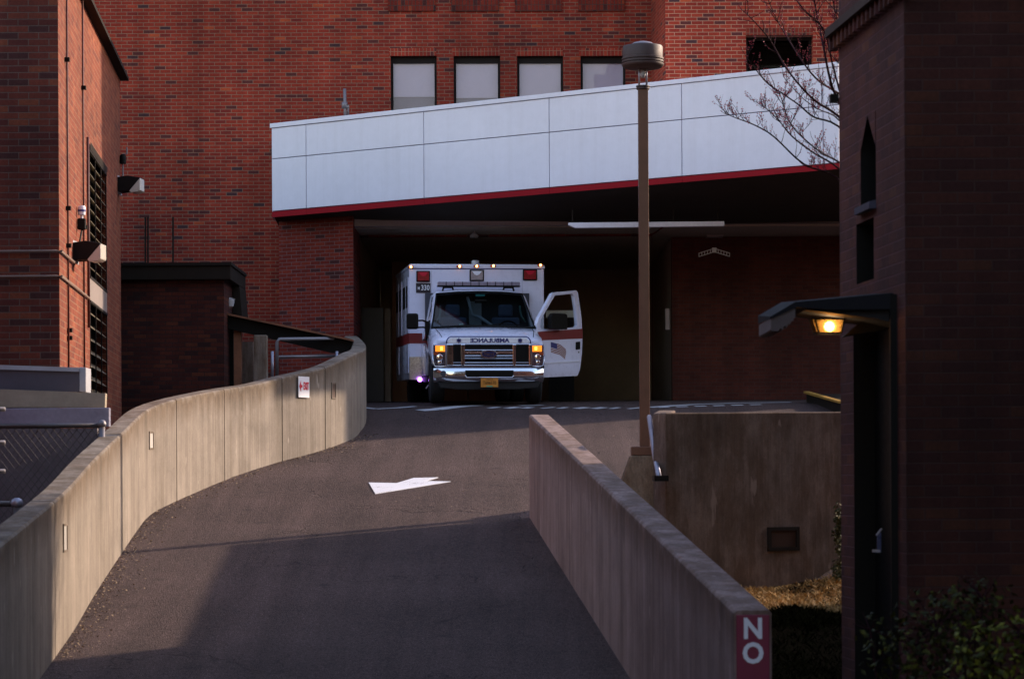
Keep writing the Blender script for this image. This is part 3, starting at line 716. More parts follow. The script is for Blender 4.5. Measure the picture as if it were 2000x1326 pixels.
# light strip, box, rack bracket, intercom under the canopy
ls = thing('light_fixture', 'long pale strip light hanging below the header beam', 'ceiling light', P(1262, 439, 43.6))
a, b = P(1110, 446, 43.6), P(1414, 433, 43.6)
m = MB(); m.prism([[(a.x, a.z + .05), (a.x + .12, a.z), (b.x, a.z + .02), (b.x, b.z), (a.x, b.z - .01)]], (0, 43.54, 0), (1, 0, 0), (0, 0, 1), (0, .14, 0)); m.build('housing', plain('strip_lamp', (.80, .76, .84), .5), ls, bevel=.005)
for px in (1118, 1315, 1402):
    q = P(px, 433, 43.6); MB().bar(q, q + V3 * .20, .02).build('hanger', M['dark_trim'], ls)
q = P(1396, 454, 48.4); bx = MB().box(q.x - .16, q.x + .16, 48.3, 48.58, q.z - .09, q.z + .08).build('junction_box', M['beam'], bevel=.01)
tag(bx, 'grey metal box fixed below the right end of the strip light', 'utility box')
# perforated bracket
pb = MB()
for sgn in (-1, 1):
    for k in range(5):
        x0 = sgn * (.02 + k * .052); x1 = sgn * (.02 + (k + 1) * .052)
        z0 = -.016 * k; z1 = -.016 * (k + 1)
        for zo in (0, -.062): pb.bar((x0, 0, z0 + zo), (x1, 0, z1 + zo), .012, .012)
        pb.bar((x1, 0, z1 + .005), (x1, 0, z1 - .067), .012, .012)
pb.box(-.04, .04, -.01, .01, -.07, .02)
q = P(1395, 486, 46.9); pb.xform(Matrix.Translation(q)); o = pb.build('wall_bracket', M['white_paint']); tag(o, 'small perforated metal bracket with two drooping arms on the dark inner brick wall', 'bracket')
q = P(1303, 624, 48.3); o = MB().box(q.x - .04, q.x + .04, 48.2, 48.4, q.z - .20, q.z + .20).build('wall_guard', M['beam'], bevel=.01); tag(o, 'narrow grey wall guard mounted on the corner of the inner brick wall', 'wall guard')
# ceiling camera
cc = thing('ceiling_camera', 'small white pendant camera hanging above the ambulance', 'camera', P(926, 441, 47.2))
q = P(926, 441, 47.2)
MB().box(q.x - .06, q.x + .06, 47.1, 47.3, q.z - .03, q.z + .01).build('mount', M['gray_light'], cc)
MB().tube([q - V3 * .03, q - V3 * .14], .02, 8).build('stem', M['gray_light'], cc, smooth=True)
MB().lathe(q - V3 * .22, [(.07, 0), (.085, .03), (.05, .06), (.03, .09)], 14).build('dome', M['gray_light'], cc, smooth=True)
# pale bar and stand, added to give the reflection in the open door's window
q0, q1 = P(1066, 620, 46.9), P(1126, 606, 46.9)
cb = thing('reflection_standin', 'pale added cart standing in the bay, seen through the open ambulance door window', 'standin', (q0.x, 47, 1.38))
MB().box(q0.x, q1.x, 46.9, 47.2, q0.z, q1.z).build('reflection_bar', plain('pale_reflection', (.62, .62, .55), .6), cb, bevel=.01)
MB().box(q0.x + .05, q1.x - .05, 46.95, 47.15, 1.38, q0.z - .003).build('stand', M['black'], cb)

# yellow kerb
yk = thing('kerb_block', 'dark ramp kerb block with a yellow painted edge at the right of the bay', 'kerb', P(1610, 790, 42))
a, b = P(1575, 766, 44.0), P(1643, 784, 41.0); a0, b0 = P(1565, 795, 44.0), P(1643, 798, 41.0)
m = MB(); m.hexa([(a.x, a.y, a0.z - .2), (b.x, b.y, b0.z - .3), (b.x + .8, b.y, b0.z - .3), (a.x + .8, a.y, a0.z - .2)], [(a.x, a.y, a.z - .03), (b.x, b.y, b.z - .04), (b.x + .8, b.y, b.z - .04), (a.x + .8, a.y, a.z - .03)]); m.build('block', M['dark_trim'], yk)
m = MB(); m.bar(a - V3 * .0, b - V3 * .01, .1, .035); m.build('painted_edge', M['yellow'], yk)

# ================================================================== LEFT BUILDING
lb = thing('brick_building', 'orange-red brick building on the left, its sunlit side wall carrying a louvred vent', 'building', (-6, 33, -1))
SX = lambda D: -5.292 - .0781 * (D - 30)        # side wall line
def SD(px): return 2.949 / ((1000 - px) / 5000 - .0781)
def SP(px, py, off=0): D = SD(px); p = P(px, py, D); return Vector((SX(D) + off, D, p.z))
sdv = Vector((-.0781, 1, 0)).normalized(); sn = Vector((1, .0781, 0)).normalized()
nearD, farD = 30.0, 39.7
zE = SP(236, 152).z
lz0, lz1 = SP(177, 745).z - .15, SP(177, 291).z
mz0, mz1 = SP(177, 586).z, SP(177, 543).z
d0, d1 = SD(177), SD(210)
m = MB()
def sidequad(m, da, db, z0, z1, off=0):
    a = Vector((SX(da), da, 0)) + sn * off; b = Vector((SX(db), db, 0)) + sn * off
    m.add([(a.x, a.y, z0), (b.x, b.y, z0), (b.x, b.y, z1), (a.x, a.y, z1)], [(0, 1, 2, 3)])
for (da, db, z0, z1) in ((nearD, d0, -3, 12), (d1, farD, -3, zE), (d0, d1, -3, lz0), (d0, d1, mz0, mz1)): sidequad(m, da, db, z0, min(z1, zE + .3))
sidequad(m, d0, d1, lz1, zE)
for (z0, z1) in ((lz0, mz0), (mz1, lz1)):        # reveals
    for D in (d0, d1):
        a = Vector((SX(D), D, 0)); b = a - sn * .16; m.add([(a.x, a.y, z0), (b.x, b.y, z0), (b.x, b.y, z1), (a.x, a.y, z1)], [(0, 1, 2, 3)])
m.build('side_wall', M['brick_left_side'], lb, fix=False)
m = MB(); m.add([(-30, nearD, -4), (SX(nearD) - .001, nearD, -4), (SX(nearD) - .001, nearD, zE + .3), (-30, nearD, zE + .3)], [(0, 1, 2, 3)]); m.build('front_wall', M['brick_left_front'], lb, fix=False)
m = MB(); m.add([(-30, farD, -4), (SX(farD), farD, -4), (SX(farD), farD, zE), (-30, farD, zE)], [(0, 1, 2, 3)]); m.build('back_wall', M['brick_shed'], lb, fix=False)
# eave / coping
a = Vector((SX(nearD - .15), nearD - .15, 0)); b = Vector((SX(farD + .12), farD + .12, 0)); o1 = sn * .13; o0 = -sn * .3
m = MB(); m.hexa([tuple(a + o0 + V3 * zE), tuple(a + o1 + V3 * zE), tuple(b + o1 + V3 * zE), tuple(b + o0 + V3 * zE)], [tuple(a + o0 + V3 * (zE + .3)), tuple(a + o1 + V3 * (zE + .055)), tuple(b + o1 + V3 * (zE + .055)), tuple(b + o0 + V3 * (zE + .3))])
m.build('eave', M['dark_trim'], lb)
m = MB(); m.hexa([(-30, nearD, zE + .10), (SX(nearD) - .05, nearD, zE + .10), (SX(farD) - .05, farD, zE + .10), (-30, farD, zE + .10)], [(-30, nearD, zE + .28), (SX(nearD) - .05, nearD, zE + .28), (SX(farD) - .05, farD, zE + .28), (-30, farD, zE + .28)]); m.build('roof', M['dark_trim'], lb)
# corner conduits running down the side wall
def sideline(px0, y0, px1, y1, r, off=.02): return [SP(px0, y0, off), SP(px1, y1, off)]
M['rust_cable'] = plain('rust_cable', (.10, .025, .022), .6, var=.2)
for nm, a_, b_, r_ in (('cable', (130, -60), (133.5, 720), .013), ('cable', (161, -60), (164.5, 720), .013), ('downpipe', (170.2, 268), (172.5, 640), .018)):
    D = SD(a_[0] + 2); p0 = Vector((SX(D), D, P(a_[0], a_[1], D).z)) + sn * .02; p1 = Vector((SX(D), D, P(b_[0], b_[1], D).z)) + sn * .02
    MB().tube([p0, p1], r_, 6).build(nm, M['rust_cable'], lb, smooth=True)
for px, py in ((130.5, 117), (131.5, 407), (132, 480), (163, 172), (164, 444), (133, 645), (133, 660)):
    p = SP(px, py, .03); MB().bar(p - V3 * .025, p + V3 * .025, .06, .05).build('cable_clamp', M['black'], lb)
for y0, path_ in ((492, [(-40, 492), (112, 491)]), (540, [(-40, 541), (112, 540)])):
    pts = [P(px, py, nearD) + Vector((0, -.04, 0)) for px, py in path_]
    endp = SP(143, 511, .03) if y0 == 492 else SP(172, 586, .03)
    cz = pts[-1].z
    corner = Vector((SX(nearD) + .03, nearD - .03, cz))
    far = Vector((endp.x, endp.y, cz)) if y0 == 540 else Vector((endp.x, endp.y, cz))
    MB().tube([pts[0], pts[1], corner, far], .016, 8).build('conduit', plain('conduit_paint', (.19, .12, .09), .6), lb, smooth=True)
# louvre vents
M['louvre'] = plain('louvre', (.15, .12, .075), .5, var=.2)
for z0, z1 in ((lz0, mz0), (mz1, lz1)):
    lv = MB()
    a = Vector((SX(d0), d0, 0)) - sn * .15; b = Vector((SX(d1), d1, 0)) - sn * .15
    lv.add([(a.x, a.y, z0), (b.x, b.y, z0), (b.x, b.y, z1), (a.x, a.y, z1)], [(0, 1, 2, 3)])
    back = lv.build('vent', M['black'], lb, fix=False)
    s_ = MB(); k = int((z1 - z0) / .155); st = (z1 - z0) / k
    for i in range(k):
        zz = z0 + i * st
        A_ = Vector((SX(d0 + .02), d0 + .02, zz)); B_ = Vector((SX(d1 - .02), d1 - .02, zz))
        s_.hexa([tuple(A_ - sn * .005), tuple(B_ - sn * .005), tuple(B_ - sn * .13 + V3 * .10), tuple(A_ - sn * .13 + V3 * .10)],
                [tuple(A_ - sn * .005 + V3 * .008), tuple(B_ - sn * .005 + V3 * .008), tuple(B_ - sn * .13 + V3 * .114), tuple(A_ - sn * .13 + V3 * .114)])
    s_.build('slat', M['louvre'], back)
    f = MB()
    for D in (d0 + .02, (d0 * 2 + d1) / 3, (d0 + d1 * 2) / 3, d1 - .02):
        p = Vector((SX(D), D, 0)) - sn * .0; f.bar((p.x, p.y, z0), (p.x, p.y, z1), .016)
    for zz in (z0 + .015, z1 - .015):
        pa, pb2 = Vector((SX(d0), d0, zz)), Vector((SX(d1), d1, zz)); f.bar(pa, pb2, .03)
    f.build('frame', M['frame_dark'], back)
m = MB(); sidequad(m, d0, d1, mz0, mz1, .006); m.build('vent_panel', plain('vent_panel', (.32, .26, .23), .5, metal=.2), lb, fix=False)
m = MB(); sidequad(m, d0, d1, lz1, lz1 + .09, .02); m.build('lintel', M['dark_trim'], lb, fix=False)
# wall pack floodlights
def wallpack(label, px, py, tilt=0, first=True):
    t = thing('floodlight', label, 'floodlight', SP(px, py), 'floodlights on the side wall of the left brick building', rot=(0, 0, R(-4.5)), local=True)
    return t
def build_pack(t):
    m = MB(); m.prism([[(0, -.11), (.0, .11), (.16, .13), (.35, .10), (.17, -.10)]], (.02, -.15, 0), (1, 0, 0), (0, 0, 1), (0, .30, 0)); m.build('housing', M['frame_dark'], t, bevel=.01)
    m = MB(); m.prism([[(.178, -.103), (.352, .095), (.352, -.095), (.31, -.12), (.20, -.125)]], (.02, -.146, 0), (1, 0, 0), (0, 0, 1), (0, .292, 0))
    m.build('lens', plain('pack_lens', (.62, .56, .48), .25, var=.06), t, bevel=.01)
    MB().box(0, .02, -.16, .16, -.14, .14).build('back_plate', M['gray_light'], t)
t1 = wallpack('dark floodlight with a pale lens beside the vent on the sunlit wall', 147, 493); build_pack(t1)
t2 = wallpack('small dark floodlight high on the far corner of the left brick building', 234, 362)
for ch in list(t1.children):
    c_ = ch.copy(); scene.collection.objects.link(c_); c_.parent = t2
ORG[t2.name] = Vector((0, 0, 0))
# photocell beacon and pipe
pc = thing('wall_beacon', 'small white and blue beacon on a black box, on the sunlit wall above the floodlight', 'beacon', SP(153, 435))
q = SP(153, 438, .06); MB().bar(q - V3 * .07, q + V3 * .07, .10, .09).build('junction_box', M['black'], pc, bevel=.01)
MB().lathe(q + V3 * .07, [(.02, 0), (.02, .04), (.045, .045), (.05, .08), (.05, .14), (.04, .16)], 14).build('dome', M['text_white'], pc, smooth='auto')
MB().lathe(q + V3 * .07, [(.052, .085), (.052, .112)], 14).build('band', plain('blue_band', (.05, .05, .22), .4), pc, smooth='auto')
MB().tube([q - V3 * .07, SP(150, 475, .05)], .012, 6).build('cable', M['black'], pc)
wp2 = thing('wall_sensor', 'thin pipe with a small dark sensor above the far corner floodlight', 'sensor', SP(237, 310))
q = SP(237, 318, .05); MB().tube([q - V3 * .30, q], .012, 6).build('pipe', M['galv'], wp2); MB().lathe(q - V3 * .02, [(.045, 0), (.05, .03), (.05, .12), (.03, .15)], 12).build('sensor_head', M['black'], wp2, smooth='auto')
MB().tube([q + V3 * .13, q + V3 * .13 + Vector((.06, 0, .0)), q + V3 * .24 + Vector((.06, 0, 0))], .012, 6).build('antenna', M['galv'], wp2)

# ================================================================== SMALL OUTBUILDING
ob = thing('brick_shed', 'low dark brick outbuilding with a flat dark roof between the two buildings', 'shed', (-5.5, 41, .9))
sx0, sx1 = -7.4, X(437, 41); sz = Z(520, 41, 437); sz2 = Z(547, 41, 437)
MB().box(sx0, sx1, 41, 43.2, 0, sz - .1).build('wall', M['brick_shed'], ob)
m = MB(); m.box(sx0, sx1 + .12, 40.88, 40.96, sz2, sz); m.box(sx1 + .04, sx1 + .12, 40.962, 43.2, sz2, sz); m.build('fascia', M['dark_trim'], ob, bevel=.01)
MB().box(sx0, sx1 + .14, 40.85, 43.2, sz + .002, sz + .05).build('roof', M['dark_trim'], ob)
c_ = X(458, 42.6); m = MB(); m.hexa([(sx1 + .01, 42.2, sz2 - .45), (sx1 + .16, 42.2, sz2 - .5), (sx1 + .16, 43.2, sz2 - .5), (sx1 + .01, 43.2, sz2 - .45)], [(sx1 + .01, 42.2, sz2 - .002), (sx1 + .12, 42.2, sz2 - .002), (sx1 + .12, 43.2, sz2 - .002), (sx1 + .01, 43.2, sz2 - .002)]); m.build('bracket', M['dark_trim'], ob)
ld = thing('roof_ladder', 'thin dark ladder rails standing up from the outbuilding roof against the brick wall', 'ladder', P(310, 520, 41.6))
for px in (284, 289, 338): MB().tube([P(px, 524, 41.6), P(px, 424, 41.6)], .016, 6).build('rail', M['dark_trim'], ld)
sc = thing('security_camera', 'pale dome security camera under the right end of the outbuilding roof', 'camera', P(446, 594, 41.8))
q = P(447, 590, 41.8); MB().lathe(q - V3 * .10, [(.03, 0), (.075, .03), (.09, .09), (.09, .14), (.04, .17)], 14).build('dome', plain('cam_white', (.42, .40, .40), .4), sc, smooth='auto')
MB().bar(q + Vector((-.08, 0, .08)), q + Vector((.1, 0, .04)), .03).build('arm', M['galv'], sc)
# sloping beam, post, slab, railing
sb = thing('sloping_beam', 'dark steel beam with a rusty top edge sloping down from the outbuilding to the pier', 'beam', P(560, 650, 41.5))
m = MB(); pts = [(436, 614), (690, 668), (676, 690), (640, 687), (437, 640)]
v = [P(a, b, 41.6) for a, b in pts]; m.prism([[(q.x, q.z) for q in v]], (0, 41.55, 0), (1, 0, 0), (0, 0, 1), (0, .22, 0)); m.build('web', M['black'], sb)
a, b = P(434, 612, 41.6), P(690, 665.5, 41.6); m = MB(); m.bar(a, b, .34, .03); m.build('top_plate', M['rust'], sb)
st = MB(); q = P(463, 640, 41.7); st.box(q.x - .05, q.x + .07, 41.65, 41.8, zg(41), q.z); o = st.build('steel_post', M['rust']); tag(o, 'rust-brown steel post under the left end of the sloping beam', 'post')
st = MB(); q = P(442, 640, 41.7); st.box(q.x - .03, q.x + .10, 41.82, 41.9, zg(41), q.z); o = st.build('dark_post', M['black']); tag(o, 'black post at the outbuilding corner under the sloping beam', 'post')
q0, q1 = P(465, 668, 42.5), P(495, 668, 42.5); o = MB().box(q0.x, q1.x, 42.4, 42.55, .5, q0.z).build('concrete_slab', M['concrete_grey']); tag(o, 'dark grey concrete slab standing behind the concrete post', 'slab')
q0, q1 = P(496.5, 655, 39.6), P(522, 655, 39.6)
o = MB().box(q0.x, q1.x, 39.5, 39.7, .3, q0.z).build('concrete_post', M['concrete'], bevel=.015); tag(o, 'short rough concrete post standing behind the curved wall', 'post')
rl = thing('railing', 'grey pipe railing behind the curved wall in front of the brick pier', 'railing', P(600, 740, 40.6))
pts = [P(541, 745, 40.6), P(541, 668, 40.6), P(545, 662.5, 40.6), P(655, 661, 41.6), P(660, 664, 41.6), P(660, 720, 41.6)]
MB().tube(pts, .027, 8).build('frame', M['galv'], rl, smooth=True)
MB().tube([P(541, 697, 40.6), P(660, 695, 41.6)], .02, 8).build('mid_rail', M['galv'], rl, smooth=True)
for px in (532, 658): MB().tube([P(px, 745, 40.4), P(px, 686, 40.4)], .022, 8).build('post', M['steel'], rl, smooth=True)

# ================================================================== EQUIPMENT + CHAIN-LINK FENCE (left edge)
def plate(name, label, pts, D, depth, mat, endmat=None, cat='metal housing'):
    t = thing(name, label, cat, P(pts[0][0] + 60, pts[0][1] + 40, D))
    m = MB(); v = [P(a, b, D) for a, b in pts]; m.prism([[(q.x, q.z) for q in v]], (0, D, 0), (1, 0, 0), (0, 0, 1), (0, depth, 0)); m.build('casing', mat, t, bevel=.006); return t
t = plate('equipment_housing', 'topmost dark blue-grey metal housing against the left building with a pale right end', [(-200, 706), (155, 718), (155, 765), (-200, 762)], 29.5, .35, M['gray_box'])
v = [P(a, b, 29.5) for a, b in [(155.5, 717), (168, 718), (168, 766), (155.5, 765)]]; MB().prism([[(q.x, q.z) for q in v]], (0, 29.49, 0), (1, 0, 0), (0, 0, 1), (0, .36, 0)).build('end_cap', M['gray_light'], t, bevel=.006)
v = [P(a, b, 29.5) for a, b in [(-200, 706), (155, 718), (155, 726), (-200, 716)]]; MB().prism([[(q.x, q.z) for q in v]], (0, 29.475, 0), (1, 0, 0), (0, 0, 1), (0, .02, 0)).build('lid', M['gray_light'], t)
t = plate('equipment_housing', 'middle tan metal panel sloping along the left building above the lavender one', [(-200, 752), (206, 768), (205, 796), (-200, 796)], 29.3, .12, M['beige_metal'])
t = plate('equipment_housing', 'lowest lavender-grey metal panel behind the chain-link fence rail', [(-200, 799), (213, 796), (213, 833), (-200, 836)], 29.1, .12, M['lav_metal'])
o = MB().prism([[(q.x, q.z) for q in [P(a, b, 28.95) for a, b in [(-300, 838), (190, 836), (190, 1100), (-300, 1100)]]]], (0, 28.95, 0), (1, 0, 0), (0, 0, 1), (0, .12, 0)).build('metal_screen', plain('screen', (.14, .115, .12), .6, var=.2)); tag(o, 'dull grey-brown metal sheet filling the space behind the chain-link mesh', 'screen')
fc = thing('chain_link_fence', 'chain-link fence with round post caps outside the curved wall', 'fence', P(100, 1000, 28.3))
m = MB(); DF = 28.3
x0, x1 = P(-60, 900, DF).x, P(196, 900, DF).x; z0, z1 = P(0, 1090, DF).z, P(0, 834, DF).z
stp = .085; k = -40
H = z1 - z0
while k < 80:
    xa = x0 + k * stp
    for sgn in (1, -1):
        a_ = Vector((xa, z0)); b_ = Vector((xa + sgn * H * .78, z1))
        # clip to x0..x1
        pts = []
        t0, t1 = 0.0, 1.0; dx = b_.x - a_.x
        ta, tb = (x0 - a_.x) / dx, (x1 - a_.x) / dx
        if ta > tb: ta, tb = tb, ta
        t0, t1 = max(0, ta), min(1, tb)
        if t1 - t0 > .02:
            p_ = a_.lerp(b_, t0); q_ = a_.lerp(b_, t1); m.tube([(p_.x, DF + sgn * .004, p_.y), (q_.x, DF + sgn * .004, q_.y)], .0045, 4, cap=False)
    k += 1
m.build('mesh', M['chain'], fc)
MB().tube([P(-60, 832, DF), P(196, 831, DF)], .028, 10).build('top_rail', M['chain'], fc, smooth=True)
q = P(199, 829, DF); MB().tube([(q.x, DF, z0 - .4), (q.x, DF, q.z)], .035, 10).build('post', M['galv'], fc, smooth=True)
MB().lathe((q.x, DF, q.z - .02), [(.045, 0), (.05, .03), (.035, .065), (.01, .075)], 14).build('post_cap', M['galv'], fc, smooth=True)
gp = thing('gate_post', 'near fence post with a shiny round cap and rail stubs at the left edge', 'post', P(33, 1010, 26.4))
q = P(33, 985, 26.4); MB().tube([(q.x, 26.4, -1.6), (q.x, 26.4, q.z)], .05, 12).build('post', M['chain'], gp, smooth=True)
MB().lathe((q.x, 26.4, q.z - .02), [(.055, 0), (.068, .035), (.055, .07), (.02, .09)], 16).build('post_cap', M['steel'], gp, smooth=True)
MB().tube([P(-80, 983, 26.4), P(30, 984, 26.4)], .03, 8).build('rail', M['chain'], gp, smooth=True)
for py in (800, 865, 921):
    o = MB().tube([P(-60, py, 26.6), P(10, py - 1, 26.6)], .024, 8).build('rail', M['galv'], gp, smooth=True)
# ================================================================== STREET LAMP
lp = thing('street_lamp', 'brown square-post lamp with a drum-shaped head on a concrete pedestal', 'street lamp', P(1258, 960, 32.0))
DL = 32.0
pt, pb_ = P(1254, 176, DL), P(1261, 872, DL)
hw = .062
xm = (pt.x + pb_.x) / 2
MB().box(xm - hw, xm + hw, DL - hw, DL + hw, pb_.z, pt.z).build('pole', M['bronze'], lp, bevel=.006)
xl, zl = xm, pt.z
MB().box(xm - .17, xm + .17, DL - .17, DL + .17, pb_.z - .11, pb_.z + .0).build('base_plate', M['bronze'], lp, bevel=.008)
m = MB(); zb = pb_.z - .112; a, b = .17, .30; gz = zg(DL) - .3
m.hexa([(xm - .50, DL - .50, gz), (xm + .50, DL - .50, gz), (xm + .50, DL + .50, gz), (xm - .50, DL + .50, gz)], [(xm - .185, DL - .185, zb), (xm + .185, DL - .185, zb), (xm + .185, DL + .185, zb), (xm - .185, DL + .185, zb)])
m.build('pedestal', concrete('pedestal_mat', (.20, .145, .095), bv=0, streak=.3), lp, bevel=.02)
MB().lathe((xl, DL, zl), [(.075, 0), (.085, .01), (.085, .025), (.07, .03), (.085, .035), (.085, .05), (.06, .055)], 20).build('collar', M['bronze_cap'], lp, smooth='auto')
for k in range(4):
    t_ = math.pi / 4 + k * math.pi / 2; q = Vector((xl + .066 * math.cos(t_), DL + .066 * math.sin(t_), zl + .05))
    MB().tube([q, q + V3 * .25], .010, 8).build('strut', M['steel'], lp, smooth=True)
hz = P(1254, 133, DL).z
R_ = .262
MB().lathe((xl, DL, hz), [(.12, -.02), (R_ - .03, 0.0), (R_ - .006, .02), (R_, .03), (R_, .05), (R_ - .014, .055), (R_ - .014, .06), (R_, .065), (R_, .085), (R_ - .014, .09), (R_ - .014, .095), (R_, .10), (R_, .12), (R_ - .012, .126), (R_ - .010, .25), (R_ - .02, .27), (.17, .275)], 40).build('lamp_head', M['bronze_cap'], lp, smooth='auto')
MB().lathe((xl, DL, hz + .275), [(.165, 0), (.15, .018), (.11, .038), (.05, .053), (.01, .056)], 32).build('dome_cap', plain('lampdome', (.16, .13, .14), .5), lp, smooth=True)
MB().lathe((xl, DL, hz - .12), [(.02, 0), (.035, .03), (.03, .10)], 12).build('bulb', M['gray_light'], lp, smooth=True)

# ================================================================== TOWER (near right)
tw = thing('brick_tower', 'very dark out-of-focus brick building filling the right edge, with a toothed cornice', 'building', (4, 18, -2.3))
TX = lambda D: .154 * 17.5 - (.154 * 17.5 - .1285 * 19.6) * (D - 17.5) / 2.1
def TD(px):
    k = (px - CX) / FPX; s_ = (.154 * 17.5 - .1285 * 19.6) / 2.1; return (.154 * 17.5 + s_ * 17.5) / (k + s_)
def TP(px, py): D = TD(px); return Vector((TX(D), D, P(px, py, D).z))
tn = Vector((-1, -.0838, 0)).normalized()
cz = TP(1700, 52).z                               # underside of the cornice
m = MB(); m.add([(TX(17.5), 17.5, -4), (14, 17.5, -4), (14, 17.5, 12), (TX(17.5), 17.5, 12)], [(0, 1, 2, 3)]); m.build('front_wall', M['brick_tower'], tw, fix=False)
# side wall with window recess and doorway
def tq(m, da, db, z0, z1, off=0):
    a = Vector((TX(da), da, 0)) + tn * off; b = Vector((TX(db), db, 0)) + tn * off
    m.add([(a.x, a.y, z0), (b.x, b.y, z0), (b.x, b.y, z1), (a.x, a.y, z1)], [(0, 1, 2, 3)])
wD0, wD1 = TD(1714), TD(1684); dD0, dD1 = TD(1745), TD(1668); rD0, rD1 = TD(1709), TD(1675)
wz0, wz1 = TP(1700, 400).z, TP(1700, 225).z
dz1 = TP(1705, 640).z; rz0, rz1 = TP(1692, 550).z, TP(1692, 432).z
grid = sorted({17.501, wD0, wD1, dD0, dD1, rD0, rD1, 19.6}); zs_ = sorted({-4, dz1, rz0, rz1, wz0, wz1, 12})
m = MB()
for a, b in zip(grid, grid[1:]):
    for c_, d_ in zip(zs_, zs_[1:]):
        am, cm = (a + b) / 2, (c_ + d_) / 2
        if wD0 < am < wD1 and wz0 < cm < wz1: continue
        if dD0 < am < dD1 and cm < dz1: continue
        if rD0 < am < rD1 and rz0 < cm < rz1: continue
        tq(m, a, b, c_, d_)
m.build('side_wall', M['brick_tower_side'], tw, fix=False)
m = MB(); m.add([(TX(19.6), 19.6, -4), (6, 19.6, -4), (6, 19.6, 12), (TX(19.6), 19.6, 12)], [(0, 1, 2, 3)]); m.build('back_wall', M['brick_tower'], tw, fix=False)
MB().box(2.9, 14, 17.6, 26, 12, 12.2).build('roof', M['dark_trim'], tw)
# recessed boards
def trec(name, da, db, z0, z1, mat, dep=-.16, par=None):
    m = MB(); tq(m, da, db, z0, z1, dep)
    for D in (da, db):
        a = Vector((TX(D), D, 0)); b = a + tn * dep; m.add([(a.x, a.y, z0), (b.x, b.y, z0), (b.x, b.y, z1), (a.x, a.y, z1)], [(0, 1, 2, 3)])
    return m.build(name, mat, par or tw, fix=False)
trec('window', wD0, wD1, wz0, wz1, M['black'])
trec('window', rD0, rD1, rz0, rz1, M['black'])
dr = trec('door', dD0, dD1, -4, dz1, M['black'])
# pointed arch heads over the slender window
m = MB(); aD = (wD0 + wD1) / 2
for sgn in (-1, 1):
    D_ = wD0 if sgn < 0 else wD1
    p0_ = Vector((TX(D_), D_, wz1 - .25)) + tn * .004; p1_ = Vector((TX(aD), aD, wz1)) + tn * .004; p2_ = Vector((TX(D_), D_, wz1 + .01)) + tn * .004
    m.add([p0_, p1_, p2_], [(0, 1, 2)])
m.build('arch', M['brick_tower_side'], tw, fix=False)
m = MB(); a = TP(1696, 398); m.hexa([tuple(Vector((TX(wD0), wD0, wz0 - .05)) + tn * .05), tuple(Vector((TX(wD1), wD1, wz0 - .05)) + tn * .05), tuple(Vector((TX(wD1), wD1, wz0 - .05)) - tn * .15), tuple(Vector((TX(wD0), wD0, wz0 - .05)) - tn * .15)],
            [tuple(Vector((TX(wD0), wD0, wz0)) + tn * .05), tuple(Vector((TX(wD1), wD1, wz0)) + tn * .05), tuple(Vector((TX(wD1), wD1, wz0 + .05)) - tn * .15), tuple(Vector((TX(wD0), wD0, wz0 + .05)) - tn * .15)])
m.build('sill', plain('slate_sill', (.045, .042, .065), .7), tw)
# cornice with dentils
m = MB(); a = Vector((TX(17.35), 17.35, 0)); b = Vector((TX(19.7), 19.7, 0))
m.hexa([tuple(a + V3 * (cz + .10)), tuple(a + tn * .09 + V3 * (cz + .10)), tuple(b + tn * .09 + V3 * (cz + .10)), tuple(b + V3 * (cz + .10))], [tuple(a + V3 * (cz + .17)), tuple(a + tn * .085 + V3 * (cz + .17)), tuple(b + tn * .085 + V3 * (cz + .17)), tuple(b + V3 * (cz + .17))])
m.box(TX(17.5) - .05, 14, 17.40, 17.498, cz + .10, cz + .24)
m.build('cornice', M['brown_dark'], tw)
D_ = 17.4
while D_ < 19.66:
    m = MB(); q = Vector((TX(D_), D_, 0)); m.hexa([tuple(q + V3 * cz), tuple(q + tn * .06 + V3 * cz), tuple(q + tn * .06 + Vector((0, .07, cz))), tuple(q + Vector((0, .07, cz)))], [tuple(q + V3 * (cz + .099)), tuple(q + tn * .06 + V3 * (cz + .099)), tuple(q + tn * .06 + Vector((0, .07, cz + .099))), tuple(q + Vector((0, .07, cz + .099)))]); D_ += .14
    m.build('dentil', M['brick_tower_side'], tw)
q = TP(1640, 193); MB().box(q.x - .06, q.x, q.y - .05, q.y + .05, q.z - .03, q.z + .03).build('wall_block', M['black'], tw)
# door trim
q = TP(1752, 700); MB().bar((q.x - .02, q.y, -3), (q.x - .02, q.y, TP(1752, 575).z), .05, .05).build('downpipe', M['black'], tw)
q = TP(1712, 1055) - tn * .08
m = MB(); m.bar(P(1722, 1032, q.y), P(1711, 1045, q.y), .012); m.bar(P(1704, 1075, q.y), P(1719, 1076, q.y), .02); m.build('handle', M['steel'], dr)
m = MB(); m.bar(P(1717, 1040, q.y), P(1717, 1078, q.y), .03, .01); m.build('handle', plain('blue_plate', (.05, .06, .13), .3), dr)
